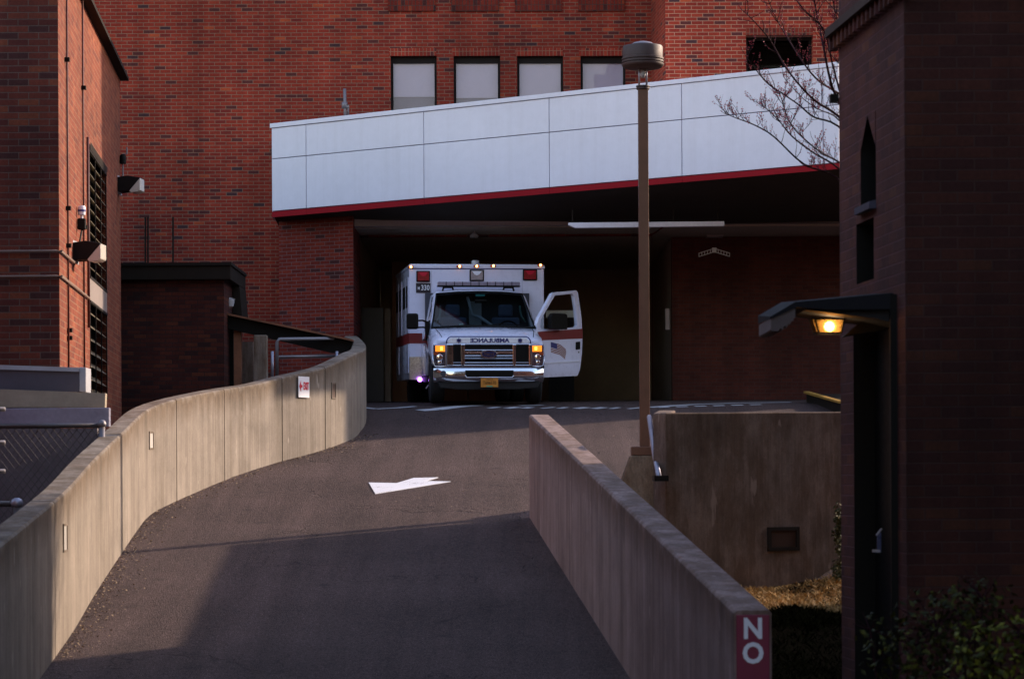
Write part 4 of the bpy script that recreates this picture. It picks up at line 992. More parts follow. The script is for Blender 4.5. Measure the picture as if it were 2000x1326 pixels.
# hood over the door
hd = thing('door_hood', 'small dark shingled hood projecting from the near right building above the lit lantern', 'awning', P(1620, 600, 18.2))
m = MB(); DH = 18.2
top = [(1505, 618), (1553, 590), (1628, 583), (1745, 572)]; bot = [(1505, 623), (1556, 600), (1628, 605), (1745, 604)]
for (a, b), (c_, d_) in zip(zip(top, top[1:]), zip(bot, bot[1:])):
    for_ = [P(*c_, DH - .45), P(*d_, DH - .45), P(*d_, DH - .45) + Vector((0, .9, .02)), P(*c_, DH - .45) + Vector((0, .9, .02))]
    tp_ = [P(*a, DH - .45), P(*b, DH - .45), P(*b, DH - .45) + Vector((0, .9, .06)), P(*a, DH - .45) + Vector((0, .9, .06))]
    m.hexa(for_, tp_)
m.build('roof', plain('hood_roof', (.014, .013, .015), .8, spec=.15), hd)
m = MB(); v = [P(a, b, DH) for a, b in [(1556, 603), (1745, 600), (1745, 640), (1690, 628), (1655, 624), (1560, 612)]]
m.prism([[(q.x, q.z) for q in v]], (0, DH - .4, 0), (1, 0, 0), (0, 0, 1), (0, .8, 0)); m.build('bracket', plain('hood_in', (.012, .011, .012), .8), hd)
m = MB(); random.seed(3)
for i in range(16):
    t_ = i / 15; a_ = P(1507 + t_ * 44, 621 - t_ * 18, DH - .44); ln_ = .05 + .06 * (1 - abs(t_ - .35)) + random.uniform(-.012, .012)
    m.hexa([(a_.x - .006, a_.y, a_.z - ln_), (a_.x + .007, a_.y, a_.z - ln_), (a_.x + .007, a_.y + .85, a_.z - ln_), (a_.x - .006, a_.y + .85, a_.z - ln_)], [(a_.x - .006, a_.y, a_.z), (a_.x + .007, a_.y, a_.z + .002), (a_.x + .007, a_.y + .85, a_.z), (a_.x - .006, a_.y + .85, a_.z)])
m.build('fringe', plain('fringe', (.15, .11, .10), .8), hd)
m = MB(); m.prism([[(q.x, q.z) for q in [P(a, b, DH) for a, b in [(1652, 655), (1745, 640), (1745, 612), (1690, 625)]]]], (0, DH + .1, 0), (1, 0, 0), (0, 0, 1), (0, .2, 0)); m.build('brace', M['black'], hd)
# lantern (lit)
ln = thing('wall_lantern', 'small lit lantern glowing warm under the door hood', 'lantern', P(1616, 640, DH))
DN = DH - .1
v = [P(a, b, DN) for a, b in [(1583, 624), (1647, 624), (1641, 651), (1592, 651)]]
fm = MB(); 
for a_, b_ in zip(v, v[1:] + v[:1]): fm.bar((a_.x, DN - .06, a_.z), (b_.x, DN - .06, b_.z), .010); fm.bar((a_.x, DN + .06, a_.z), (b_.x, DN + .06, b_.z), .010)
for a_ in v: fm.bar((a_.x, DN - .06, a_.z), (a_.x, DN + .06, a_.z), .010)
q = P(1594, 637, DN); fm.bar((P(1590, 624, DN).x, DN - .062, P(1590, 624, DN).z), (P(1597, 651, DN).x, DN - .062, P(1597, 651, DN).z), .014)
fm.build('frame', M['black'], ln)
lg = bpy.data.materials.new('lantern_glass'); lg.use_nodes = True; n = lg.node_tree; n.nodes.clear()
out = n.nodes.new('ShaderNodeOutputMaterial'); t_ = n.nodes.new('ShaderNodeBsdfTransparent'); t_.inputs[0].default_value = (.9, .50, .16, 1); e_ = n.nodes.new('ShaderNodeBsdfTranslucent'); e_.inputs[0].default_value = (.8, .45, .12, 1)
mx_ = n.nodes.new('ShaderNodeMixShader'); mx_.inputs[0].default_value = .25; n.links.new(t_.outputs[0], mx_.inputs[1]); n.links.new(e_.outputs[0], mx_.inputs[2]); n.links.new(mx_.outputs[0], out.inputs[0])
m = MB(); m.add([(q.x, DN - .055, q.z) for q in v], [(0, 1, 2, 3)]); m.add([(q.x, DN + .055, q.z) for q in v], [(0, 1, 2, 3)]); m.build('pane', lg, ln, fix=False)
q = P(1620, 638, DN); MB().lathe(q - V3 * .033, [(.008, 0), (.028, .012), (.036, .033), (.028, .056), (.01, .068)], 16).build('bulb', plain('bulb_lit', (1, .8, .6), .5, emit=(1.0, .66, .36), es=16), ln, smooth=True)
pl_ = bpy.data.lights.new('lantern_glow', 'POINT'); pl_.energy = .3; pl_.color = (1, .62, .28); pl_.shadow_soft_size = .04
po = bpy.data.objects.new('lantern_glow', pl_); scene.collection.objects.link(po); po.parent = ln; po.location = q - ln.location + Vector((0, -.05, 0))

# off-frame buildings: rear wing inferred from its shadow, others added to block sky light
rb = MB(); rb.box(3.75, 16, 19.8, 27.2, -3, 9.5); o = rb.build('rear_wing', M['brick_tower']); tag(o, 'plain brick wing behind the dark near building, hidden from view', 'building')




nb = MB(); nb.box(3.75, 16, -22, 17.0, -3, 8); o = nb.build('near_sky_blocker', M['brick_tower']); tag(o, 'unseen dark brick block added right of the viewer to block sky light', 'building')  # added out of view to darken the near surfaces
nb = MB(); nb.box(-16, -5.1, -22, 23.5, -3, 7); o = nb.build('left_sky_blocker', M['brick_left_front']); tag(o, 'unseen dark brick block added left of the viewer to block sky light', 'building')  # added opposite it, unseen, narrowing the sky above the ramp

nb = MB(); nb.box(44, 60, -30, 110, 0, 11); o = nb.build('low_sky_blocker', M['brick_left_front']); tag(o, 'long unseen brick block added far to the right to hide the bright horizon', 'building')  # added to keep the bright horizon out of reflections
nb = MB(); nb.box(-60, -32, -30, 60, -2, 9); o = nb.build('low_sky_blocker', M['brick_shed']); tag(o, 'long unseen dark brick block added far to the left against the low sky', 'building')  # unseen counterpart on the left, added to cover low sky

# ================================================================== AMBULANCE
AY = R(-6.2)                                     # nose points slightly to the right of the viewer
amb = thing('ambulance', 'white ambulance with a red band and its driver door open under the canopy', 'ambulance', (-.377, 43.0, 1.225), local=True)
AS = .966; amb.scale = (AS, AS, AS)
amb.rotation_mode = 'XYZ'
f_ = Vector((-math.sin(R(6.2)), math.cos(R(6.2)), 0)); slope = .030
Yax = (f_ + V3 * slope).normalized(); Xax = Vector((math.cos(R(6.2)), math.sin(R(6.2)), 0)); Zax = Xax.cross(Yax).normalized()
rm = Matrix((Xax, Yax, Zax)).transposed()
amb.rotation_euler = rm.to_euler()
M['amb_white'] = plain('amb_white', (.84, .83, .99), .25, var=.02, coat=1.0, objc=True)
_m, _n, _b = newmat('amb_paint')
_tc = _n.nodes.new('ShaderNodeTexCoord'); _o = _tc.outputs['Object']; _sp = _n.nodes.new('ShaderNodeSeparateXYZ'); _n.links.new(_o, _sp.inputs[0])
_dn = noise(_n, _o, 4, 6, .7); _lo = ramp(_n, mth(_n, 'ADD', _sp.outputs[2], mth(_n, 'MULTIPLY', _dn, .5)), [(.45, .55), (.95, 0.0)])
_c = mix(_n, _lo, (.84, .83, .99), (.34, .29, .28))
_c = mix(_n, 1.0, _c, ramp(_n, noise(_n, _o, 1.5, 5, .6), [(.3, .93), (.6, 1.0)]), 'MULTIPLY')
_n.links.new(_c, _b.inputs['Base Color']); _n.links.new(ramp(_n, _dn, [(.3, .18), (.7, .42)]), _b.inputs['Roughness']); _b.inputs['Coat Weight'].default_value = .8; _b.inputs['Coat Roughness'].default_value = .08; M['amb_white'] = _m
M['amb_red'] = plain('amb_red', (.20, .010, .010), .5, coat=.1, var=.06, objc=True)
M['chrome'] = plain('chrome', (.86, .86, .90), .13, metal=1.0, var=.02, objc=True)
M['amb_glass'] = glassmat('amb_glass', (.34, .42, .44), .06)
M['navy'] = plain('navy', (.03, .03, .16), .4)
M['dark_int'] = plain('dark_int', (.05, .05, .065), .7)
M['seat'] = plain('seat', (.10, .12, .20), .8)
M['diamond'] = plain('diamond', (.45, .42, .40), .3, metal=.8, var=.4, nscale=30, objc=True)
M['grey_int'] = plain('grey_int', (.45, .46, .52), .7)
def pxa(px, py, y, side=0):                     # photo pixel -> ambulance local x,z at local depth y
    q = P(px, py, 43.0 + y * .96) - Vector(amb.location)
    y_ = y * AS; loc = rm.transposed() @ q
    # slide along the view ray until local y matches
    ray = P(px, py, 1.0); 
    for _ in range(6):
        loc = rm.transposed() @ q; q = q - ray * ((loc.y - y_) / (rm.transposed() @ ray).y)
    loc = rm.transposed() @ q; return loc / AS
# ---- cab shell
S = {  # y : right half ring (x, z)
 .10: [(.90, .60), (.95, .70), (.97, .86), (.96, .97), (.93, 1.03), (.78, 1.07), (.4, 1.085), (0, 1.09)],
 .22: [(.93, .58), (.98, .70), (1.0, .86), (.99, .99), (.95, 1.09), (.80, 1.145), (.4, 1.165), (0, 1.17)],
 .40: [(.96, .80), (1.0, .84), (1.01, .90), (1.0, 1.02), (.96, 1.15), (.82, 1.225), (.4, 1.25), (0, 1.255)],
 .70: [(.98, .86), (1.01, .90), (1.02, .95), (1.0, 1.06), (.96, 1.19), (.85, 1.285), (.4, 1.312), (0, 1.318)],
 .97: [(.98, .78), (1.01, .82), (1.02, .92), (1.0, 1.12), (.965, 1.27), (.925, 1.325), (.4, 1.35), (0, 1.355)],
 1.20: [(.98, .38), (1.0, .55), (1.02, .88), (1.0, 1.13), (.93, 1.46), (.885, 1.52), (.4, 1.545), (0, 1.55)],
 1.75: [(.98, .38), (1.0, .55), (1.02, .88), (1.0, 1.14), (.845, 1.90), (.775, 1.965), (.4, 1.995), (0, 2.005)],
 1.86: [(.98, .38), (1.0, .55), (1.02, .88), (1.0, 1.14), (.85, 1.93), (.765, 2.01), (.4, 2.05), (0, 2.06)],
 2.21: [(.98, .38), (1.0, .55), (1.02, .88), (1.0, 1.14), (.86, 1.95), (.78, 2.03), (.4, 2.075), (0, 2.085)]}
ysec = sorted(S); hood = MB(); body = MB(); roofm = MB()
def ring(y): r = S[y]; return [(x, y, z) for x, z in r] , [(-x, y, z) for x, z in r]
for ya, yb in zip(ysec, ysec[1:]):
    for sgn in (1, -1):
        A_ = [(sgn * x, ya, z) for x, z in S[ya]]; B_ = [(sgn * x, yb, z) for x, z in S[yb]]
        for k in range(7):
            if .97 <= ya < 1.75 and k in (5, 6): continue                # windshield
            if .97 <= ya < 1.86 and k == 3 and ya < 1.86: continue        # side window
            if sgn > 0 and .97 <= ya < 1.86 and k in (0, 1, 2): continue   # driver door is open
            body.add([A_[k], B_[k], B_[k + 1], A_[k + 1]], [(0, 1, 2, 3)])
cabr = [(x, .10, z) for x, z in S[.10]]; cabl = [(-x, .10, z) for x, z in S[.10]]
# nose: front cap
body.add(cabr + cabl, [(7, 6, 5, 4, 3, 2, 1, 0), (8, 9, 10, 11, 12, 13, 14, 15)])
body.add([(-.90, .10, .60), (.90, .10, .60), (.90, .10, 1.09), (-.90, .10, 1.09)], [(0, 1, 2, 3)])
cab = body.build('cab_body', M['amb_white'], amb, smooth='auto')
me = cab.data; bm_ = bmesh.new(); bm_.from_mesh(me); bmesh.ops.remove_doubles(bm_, verts=bm_.verts, dist=.001); bmesh.ops.recalc_face_normals(bm_, faces=bm_.faces); bm_.to_mesh(me); bm_.free()
sm = cab.modifiers.new('solid', 'SOLIDIFY'); sm.thickness = .025; sm.offset = -1
# hood cut lines
for s_ in (-1, 1):
    MB().tube([(s_ * .80, .235, 1.150), (s_ * .83, .40, 1.23), (s_ * .855, .70, 1.287), (s_ * .86, .95, 1.33)], .006, 4).build('hood_seam', M['black'], cab)
# windshield
m = MB(); e = .004
tp = [(-.775, 1.75, 1.965), (-.4, 1.75, 1.995), (0, 1.75, 2.005), (.4, 1.75, 1.995), (.775, 1.75, 1.965)]
bt = [(-.925, .97, 1.325), (-.4, .97, 1.35), (0, .97, 1.355), (.4, .97, 1.35), (.925, .97, 1.325)]
md = [(-.875, 1.20, 1.515), (-.4, 1.20, 1.545), (0, 1.20, 1.55), (.4, 1.20, 1.545), (.875, 1.20, 1.515)]
m.add(bt + md + tp, [(i, i + 1, i + 6, i + 5) for i in range(4)] + [(i + 5, i + 6, i + 11, i + 10) for i in range(4)])
ws = m.build('windshield', M['amb_glass'], amb, smooth=True, fix=False)
m = MB(); sc_ = lambda p: Vector((p[0], p[1] - .012, p[2] + .006))
for line in (tp, bt, [bt[0], md[0], tp[0]], [bt[4], md[4], tp[4]]): m.tube([sc_(p) for p in line], .016 if line is not bt else .03, 6)
m.build('windshield_seal', M['black'], ws)
m = MB(); m.tube([(-.75, .985, 1.36), (-.30, 1.0, 1.39), (.05, .99, 1.375)], .008, 5); m.tube([(-.05, .985, 1.365), (.30, 1.02, 1.41), (.72, 1.0, 1.39)], .008, 5); m.build('wiper', M['black'], ws)
MB().add([(-.07, 1.70, 1.925), (.10, 1.70, 1.925), (.10, 1.735, 1.965), (-.07, 1.735, 1.965)], [(0, 1, 2, 3)]).build('sun_strip', plain('teal_strip', (.10, .42, .36), .5), ws, fix=False)
MB().add([(-.44, 1.03, 1.37), (-.34, 1.03, 1.37), (-.36, 1.05, 1.42), (-.43, 1.05, 1.41)], [(0, 1, 2, 3)]).build('sticker', plain('pale_tag', (.35, .6, .55), .5), ws, fix=False)
# passenger side glass
m = MB(); m.add([(-1.0, .97, 1.12), (-1.0, 1.20, 1.13), (-.93, 1.20, 1.46), (-.965, .97, 1.27), (-1.0, 1.75, 1.14), (-.845, 1.75, 1.90), (-1.0, 1.86, 1.14), (-.85, 1.86, 1.93)], [(0, 1, 2, 3), (1, 4, 5, 2), (4, 6, 7, 5)]); m.build('side_window', M['amb_glass'], amb, fix=False)
m = MB(); m.bar((-1.002, 1.22, 1.14), (-.945, 1.22, 1.48), .03); m.bar((-1.005, .97, 1.13), (-1.005, 1.9, 1.15), .03, .02); m.tube([(-1.02, .98, .80), (-1.03, 1.0, .95), (-1.02, 1.0, 1.14)], .006, 4); m.build('door_seam', M['black'], cab)
# interior
it = MB(); it.box(-.9, .9, 1.05, 1.30, .9, 1.30); it.build('dashboard', M['dark_int'], amb, bevel=.03)
it = MB(); it.box(-.95, .95, 2.12, 2.2, .4, 2.0); it.build('bulkhead', M['dark_int'], amb)
it = MB(); it.box(-.97, .97, .99, 2.12, .40, .46); it.build('cab_floor', M['dark_int'], amb)
for s_ in (-1, 1):
    it = MB(); it.box(s_ * .48 - .25, s_ * .48 + .25, 1.72, 1.86, .85, 1.55); it.box(s_ * .48 - .26, s_ * .48 + .26, 1.35, 1.715, .75, .90); it.box(s_ * .48 - .13, s_ * .48 + .13, 1.74, 1.84, 1.56, 1.78); it.build('seat', M['seat'], amb, bevel=.04)
it = MB(); c0 = Vector((.48, 1.33, 1.30)); it.tube([c0 + Vector((.19 * math.cos(t), .06 * math.sin(t), .17 * math.sin(t))) for t in [i * math.pi / 10 for i in range(21)]], .014, 6); it.tube([c0, c0 + Vector((0, .0, -.2))], .02, 6); it.bar(c0 - Vector((.18, 0, 0)), c0 + Vector((.18, 0, 0)), .03); it.build('steering_wheel', M['black'], amb, smooth=True)
MB().box(-.16, .07, 2.05, 2.118, 1.25, 1.85).build('bulkhead_window', M['grey_int'], amb, bevel=.02)
it = MB(); it.tube([(-.20, 1.9, 1.93), (-.12, 1.9, 1.6), (.02, 1.8, 1.55), (.22, 1.5, 1.38)], .03, 6); it.build('radio_cable', M['grey_int'], amb, smooth=True)
MB().box(-.10, .12, 1.55, 1.57, 1.80, 1.86).build('rear_view_mirror', M['black'], amb, bevel=.008)
for s_ in (-1, 1): MB().tube([(s_ * .80, 1.45, 1.46), (s_ * .74, 1.50, 1.55), (s_ * .72, 1.55, 1.66), (s_ * .72, 1.6, 1.75)], .018, 6).build('grab_handle', plain('teal_grab', (.12, .22, .20), .5), amb, smooth=True)
# white header with lettering
def fx(px, py, y=.08): return pxa(px, py, y)
HP = MB(); a0 = .083
HP.prism([[(-.72, 1.045), (.72, 1.045), (.72, 1.09), (.66, 1.145), (-.66, 1.145), (-.72, 1.09)]], (0, .070, 0), (1, 0, 0), (0, 0, 1), (0, .06, 0))
hpn = HP.build('header_panel', plain('header_white', (.92, .90, .94), .3, coat=.5), amb, bevel=.01)
text_mb('AMBULANCE', .098, .004, (.02, .068, 1.093), (-1, 0, 0), (0, 0, 1), (1.18, 1.0), bold=.0045, res=2).build('lettering', M['navy'], hpn, fix=False)
m = MB()
for cx_ in (-.52, .55):
    for k in range(3):
        t = math.pi / 2 + k * math.pi / 3; dx, dz = math.cos(t) * .042, math.sin(t) * .042
        m.bar((cx_ - dx, .0655, 1.093 - dz), (cx_ + dx, .0655, 1.093 + dz), .022, .005, up=(0, 1, 0))
m.build('star_emblem', M['navy'], hpn)
m = MB(); m.tube([(-.735, .07, 1.04), (-.735, .07, 1.09), (-.70, .075, 1.14), (-.66, .08, 1.16), (.66, .08, 1.16), (.70, .075, 1.14), (.735, .07, 1.09), (.735, .07, 1.04)], .011, 6); m.build('trim', M['navy'], hpn, smooth=True)
# grille
gr = MB(); gr.box(-.72, .72, .075, .098, .655, 1.04).build('grille', M['black'], amb)
gro = bpy.data.objects['grille']
c1 = MB()
for (z0, z1, x0, x1) in ((.915, .935, -.42, .42), (.815, .838, -.42, .42), (.775, .79, -.42, .42), (.700, .718, -.42, .42), (1.018, 1.04, -.73, .73), (.648, .672, -.73, .73)):
    c1.tube([(x0, .062, (z0 + z1) / 2), (x1, .062, (z0 + z1) / 2)], (z1 - z0) * .62, 12)
c1.build('chrome_bar', M['chrome'], gro, smooth='auto')
MB().box(-.42, .42, .055, .074, .865, .90).build('chrome_band', plain('dull_chrome', (.45, .32, .32), .25, metal=.9), gro)
c1 = MB()
for (x0, x1) in ((-.735, -.62), (-.49, -.415), (.415, .475), (.70, .745)):
    c1.box(x0, x1, .035, .075, .66, 1.03)
c1.build('chrome_pillar', M['chrome'], gro, bevel=.012)
c1 = MB(); c1.box(-.62, -.49, .05, .075, .70, .715); c1.box(.475, .70, .05, .075, .70, .715); c1.build('chrome_foot', M['chrome'], gro, bevel=.004)
oc = Vector((0, .03, .855))
def oval(rx, rz, y0, y1, n=32):
    return MB().prism([[(rx * math.cos(2 * math.pi * i / n), rz * math.sin(2 * math.pi * i / n)) for i in range(n)]], (oc.x, y0, oc.z), (1, 0, 0), (0, 0, 1), (0, y1 - y0, 0))
em = oval(.150, .072, .025, .045).build('badge', M['chrome'], gro, bevel=.004)
oval(.128, .054, .018, .026).build('badge_field', plain('badge_blue', (.02, .02, .07), .25, coat=.5), em)
text_mb('Ford', .072, .003, (0, .0175, .857), (1, 0, 0), (0, 0, 1), (1.2, 1), res=2).build('badge_lettering', M['chrome'], em, fix=False)
# headlights
M['amber'] = plain('amber', (.9, .35, .03), .3, emit=(1.0, .22, .015), es=.5)
M['amber_hot'] = plain('amber_hot', (1, .6, .1), .3, emit=(1.0, .50, .06), es=1.3)
M['amber_dim'] = plain('amber_dim', (.35, .06, .02), .25)
M['lamp_glass'] = plain('lamp_glass', (.30, .28, .34), .12, metal=.85, var=.5, nscale=30, objc=True)
for s_ in (-1, 1):
    x0, x1 = (.755, .965)
    def hx(a): return s_ * a
    m = MB(); m.prism([[(hx(x0), .64), (hx(x1 - .02), .66), (hx(x1), .74), (hx(x1), 1.02), (hx(x0), 1.02)]], (0, .06, 0), (1, 0, 0), (0, 0, 1), (0, .12, 0)); hl = m.build('headlight', M['lamp_glass'], amb, bevel=.01)
    m = MB(); m.box(min(hx(x0 + .01), hx(x1 - .035)), max(hx(x0 + .01), hx(x1 - .035)), .045, .059, .90, 1.005); m.build('turn_signal', M['amber'], hl, bevel=.005)
    m = MB(); m.box(min(hx(x0 + .05), hx(x1 - .12)), max(hx(x0 + .05), hx(x1 - .12)), .038, .044, .925, .985); m.build('signal_filament', M['amber_hot'], hl, bevel=.004)
    m = MB(); m.box(min(hx(x1 - .08), hx(x1 - .005)), max(hx(x1 - .08), hx(x1 - .005)), .046, .059, .84, .885); m.build('marker_reflector', M['amber_dim'], hl)
    m = MB(); m.lathe((hx((x0 + x1) / 2), .058, .80), [(.055, 0), (.06, -.008), (.05, -.012)], 16, axis='y'); m.lathe((hx((x0 + x1) / 2), .058, .715), [(.035, 0), (.04, -.006), (.03, -.01)], 14, axis='y'); m.build('reflector_bowl', M['chrome'], hl, smooth=True)
    m = MB(); m.tube([(hx(x0), .05, .645), (hx(x1 - .02), .06, .645), (hx(x1 + .005), .075, .72), (hx(x1 + .012), .09, .84)], .011, 6); m.build('chrome_edge', M['chrome'], hl, smooth=True)
# bumper
bp = MB()
prof = [(.60, .02), (.62, .0), (.61, -.05), (.56, -.075), (.50, -.08), (.44, -.075), (.40, -.05), (.37, .0)]
def bumper_pts(x): 
    c = .0 if abs(x) < .7 else (abs(x) - .7) ** 2 * 1.6; return c
xsb = [-.96, -.93, -.86, -.75, -.6, -.4, -.2, 0, .2, .4, .6, .75, .86, .93, .96]
for x in xsb:
    for z, y in prof: bp.v.append((x, y + .02 + bumper_pts(x), z))
n8 = len(prof)
for i in range(len(xsb) - 1):
    for j in range(n8 - 1): bp.f.append((i * n8 + j, (i + 1) * n8 + j, (i + 1) * n8 + j + 1, i * n8 + j + 1)); bp.m.append(0)
bp.f.append(tuple(range(n8))); bp.f.append(tuple((len(xsb) - 1) * n8 + j for j in range(n8))[::-1]); bp.m += [0, 0]
bpo = bp.build('bumper', M['chrome'], amb, smooth='auto')
m = MB(); m.prism([[(-.42, .575), (.42, .575), (.42, .47), (.38, .445), (-.38, .445), (-.42, .47)]], (0, -.066, 0), (1, 0, 0), (0, 0, 1), (0, .03, 0)); m.build('bumper_opening', M['black'], bpo)
m = MB(); m.tube([(-.42, -.07, .49), (-.40, -.072, .45), (.40, -.072, .45), (.42, -.07, .49)], .010, 6); m.build('bumper_lip', M['chrome'], bpo, smooth=True)
m = MB(); m.prism([[(-.90, .37), (.90, .37), (.86, .27), (.5, .24), (-.5, .24), (-.86, .27)]], (0, .03, 0), (1, 0, 0), (0, 0, 1), (0, .12, 0)); m.build('valance', M['rubber'], amb, bevel=.02)
m = MB(); m.lathe((-.80, -.045, .52), [(.05, 0), (.052, -.006), (.02, -.008)], 14, axis='y'); m.build('fog_reflector', M['dark_int'], bpo)
# number plate
pz = .36
npn = MB().box(-.152, .152, -.075, -.067, pz - .078, pz + .078).build('number_plate', plain('plate_orange', (.62, .24, .03), .5, var=.15, nscale=20, objc=True), amb, bevel=.003)
text_mb('T606570', .078, .002, (0, -.077, pz - .004), (1, 0, 0), (0, 0, 1), (.82, 1.0), res=2).build('plate_lettering', M['black'], npn, fix=False)
text_mb('OREGON', .026, .002, (0, -.077, pz + .055), (1, 0, 0), (0, 0, 1), (1.1, 1), res=1).build('plate_lettering', M['brown_dark'], npn, fix=False)
m = MB(); m.box(-.055, .055, -.078, -.0765, pz - .072, pz - .052); m.build('plate_sticker', plain('plate_green', (.05, .40, .25), .5), npn)
# wheels + under body
def wheel(x, y, w=.24, r=.385):
    t = MB(); t.lathe((x - w / 2, y, r), [(r * .62, 0), (r * .9, .0), (r * .985, .03), (r, .06), (r, w - .06), (r * .985, w - .03), (r * .9, w), (r * .62, w)], 32, axis='x'); wo = t.build('wheel', M['rubber'], amb, smooth='auto')
    s_ = -1 if x < 0 else 1
    h_ = MB(); h_.lathe((x + s_ * (w / 2 - .02), y, r), [(r * .60, 0), (r * .60, s_ * .01), (r * .35, s_ * -.03), (r * .2, s_ * .03), (.04, s_ * .04)], 24, axis='x'); h_.build('hubcap', M['chrome'], wo, smooth='auto')
for x, y in ((-.86, .72), (.86, .72), (-.98, 4.6), (.98, 4.6), (-.72, 4.6), (.72, 4.6)): wheel(x, y)
m = MB(); m.box(-.45, -.38, .2, 5.6, .35, .5); m.box(.38, .45, .2, 5.6, .35, .5); m.box(-.75, .75, .66, .78, .33, .42); m.box(-.75, .75, 4.5, 4.7, .30, .46); m.box(-.35, .35, .3, 1.4, .30, .6); m.box(-1.0, 1.0, 1.0, 2.2, .38, .5)
m.box(-.98, .98, .12, .30, .60, .66)
m.build('chassis', M['black'], amb)
for s_ in (-1, 1):
    m = MB(); m.hexa([(s_ * .95, .35, .3), (s_ * .55, .35, .3), (s_ * .55, 1.05, .3), (s_ * .95, 1.05, .3)], [(s_ * .95, .35, 1.0), (s_ * .55, .35, 1.0), (s_ * .55, 1.05, 1.0), (s_ * .95, 1.05, 1.0)])
# ---- patient box
by0, by1, bwid, bz0, bz1 = 2.22, 5.95, 1.235, .43, 2.53
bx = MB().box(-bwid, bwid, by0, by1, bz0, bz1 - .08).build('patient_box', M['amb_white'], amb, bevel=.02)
m = MB(); m.prism([[(-bwid - .012, bz1 - .079), (bwid + .012, bz1 - .079), (bwid + .012, bz1 - .03), (bwid - .02, bz1), (-bwid + .02, bz1), (-bwid - .012, bz1 - .03)]], (0, by0 - .012, 0), (1, 0, 0), (0, 0, 1), (0, by1 - by0 + .024, 0)); rf = m.build('roof_rail', M['amb_white'], bx, bevel=.012)
MB().box(-bwid + .05, bwid - .05, by0 - .004, by0 + .004, bz1 - .094, bz1 - .08).build('seam', M['navy'], bx)
m = MB(); m.box(-.83, -.826, by0 - .003, by0, bz0 + .1, bz1 - .12); m.box(.83, .834, by0 - .003, by0, bz0 + .1, bz1 - .12); m.build('seam', plain('seam_grey', (.35, .33, .42), .5), bx)
for s_ in (-1, 1):
    MB().box(min(s_ * bwid, s_ * 1.0), max(s_ * bwid, s_ * 1.0), by0 - .006, by0 + .001, 1.09, 1.275).build('red_band', M['amb_red'], bx)
    MB().box(min(s_ * (bwid + .006), s_ * bwid), max(s_ * (bwid + .006), s_ * bwid), by0 - .006, by1, 1.09, 1.275).build('red_band', M['amb_red'], bx)
    MB().box(min(s_ * (bwid + .002), s_ * 1.0), max(s_ * (bwid + .002), s_ * 1.0), by0 - .012, by0 + .01, bz0, bz0 + .42).build('corner_guard', M['diamond'], bx, bevel=.006)
    for ya, yb, za, zb_ in ((2.40, 2.95, .55, 2.3), (3.0, 3.8, .55, 2.3), (4.25, 4.95, 1.2, 2.3), (5.1, 5.8, .55, 2.3)):
        dd = MB().box(min(s_ * (bwid + .012), s_ * bwid), max(s_ * (bwid + .012), s_ * bwid), ya, yb, za, 1.085).build('locker_door', M['amb_white'], bx, bevel=.006) if za < 1 else None
        dd = MB().box(min(s_ * (bwid + .012), s_ * bwid), max(s_ * (bwid + .012), s_ * bwid), ya, yb, 1.28, zb_).build('locker_door', M['amb_white'], bx, bevel=.006)
        MB().box(min(s_ * (bwid + .02), s_ * (bwid + .012)), max(s_ * (bwid + .02), s_ * (bwid + .012)), ya + .1, yb - .1, 1.75, 2.15).build('window', M['black'], dd, bevel=.004)
M['red_lens'] = plain('red_lens', (.28, .01, .015), .25, coat=.6, var=.3, nscale=12, objc=True)
M['red_lens_hot'] = plain('red_lens_hot', (.6, .01, .04), .25, coat=.6)
M['clear_lens'] = plain('clear_lens', (.62, .55, .55), .15, metal=.5, var=.3, nscale=14, objc=True)
def flasher(px0, px1, py0, py1, mat, hot):
    a = pxa(px0, py1, by0); b = pxa(px1, py0, by0); 
    fo = MB().box(a.x, b.x, by0 - .03, by0, a.z, b.z).build('warning_light', M['black'], bx, bevel=.02, seg=3)
    MB().box(a.x + .022, b.x - .022, by0 - .045, by0 - .031, a.z + .022, b.z - .022).build('lens', mat, fo, bevel=.012)
    m = MB(); cx_ = (a.x + b.x) / 2; zt_ = b.z - .03; w_ = (b.x - a.x) / 2 - .045
    m.prism([[(cx_ - w_, zt_), (cx_ + w_, zt_), (cx_ + w_ * .55, zt_ - .055), (cx_, zt_ - .075), (cx_ - w_ * .55, zt_ - .055)]], (0, by0 - .049, 0), (1, 0, 0), (0, 0, 1), (0, .004, 0)); m.build('reflector', hot, fo)
flasher(813, 840, 529, 551, M['red_lens'], M['red_lens_hot'])
flasher(1021, 1049, 526, 548, M['red_lens'], M['red_lens_hot'])
flasher(917, 945, 527, 549.5, M['clear_lens'], M['text_white'])
a = pxa(812.5, 572, by0); b = pxa(841, 553, by0)
npl = MB().box(a.x, b.x, by0 - .012, by0, a.z, b.z).build('number_panel', plain('panel_black', (.012, .008, .02), .4), bx)
text_mb('330', .135, .003, ((a.x + b.x) / 2 + .035, by0 - .0135, (a.z + b.z) / 2), (1, 0, 0), (0, 0, 1), (.78, 1), bold=.002, res=2).build('lettering', M['text_white'], npl, fix=False)
text_mb('M', .075, .003, (a.x + .05, by0 - .0135, (a.z + b.z) / 2 - .008), (1, 0, 0), (0, 0, 1), (.7, 1), bold=.002, res=1).build('lettering', M['text_white'], npl, fix=False)
M['marker_hot'] = plain('marker_hot', (1, .6, .2), .3, emit=(1.0, .42, .10), es=5)
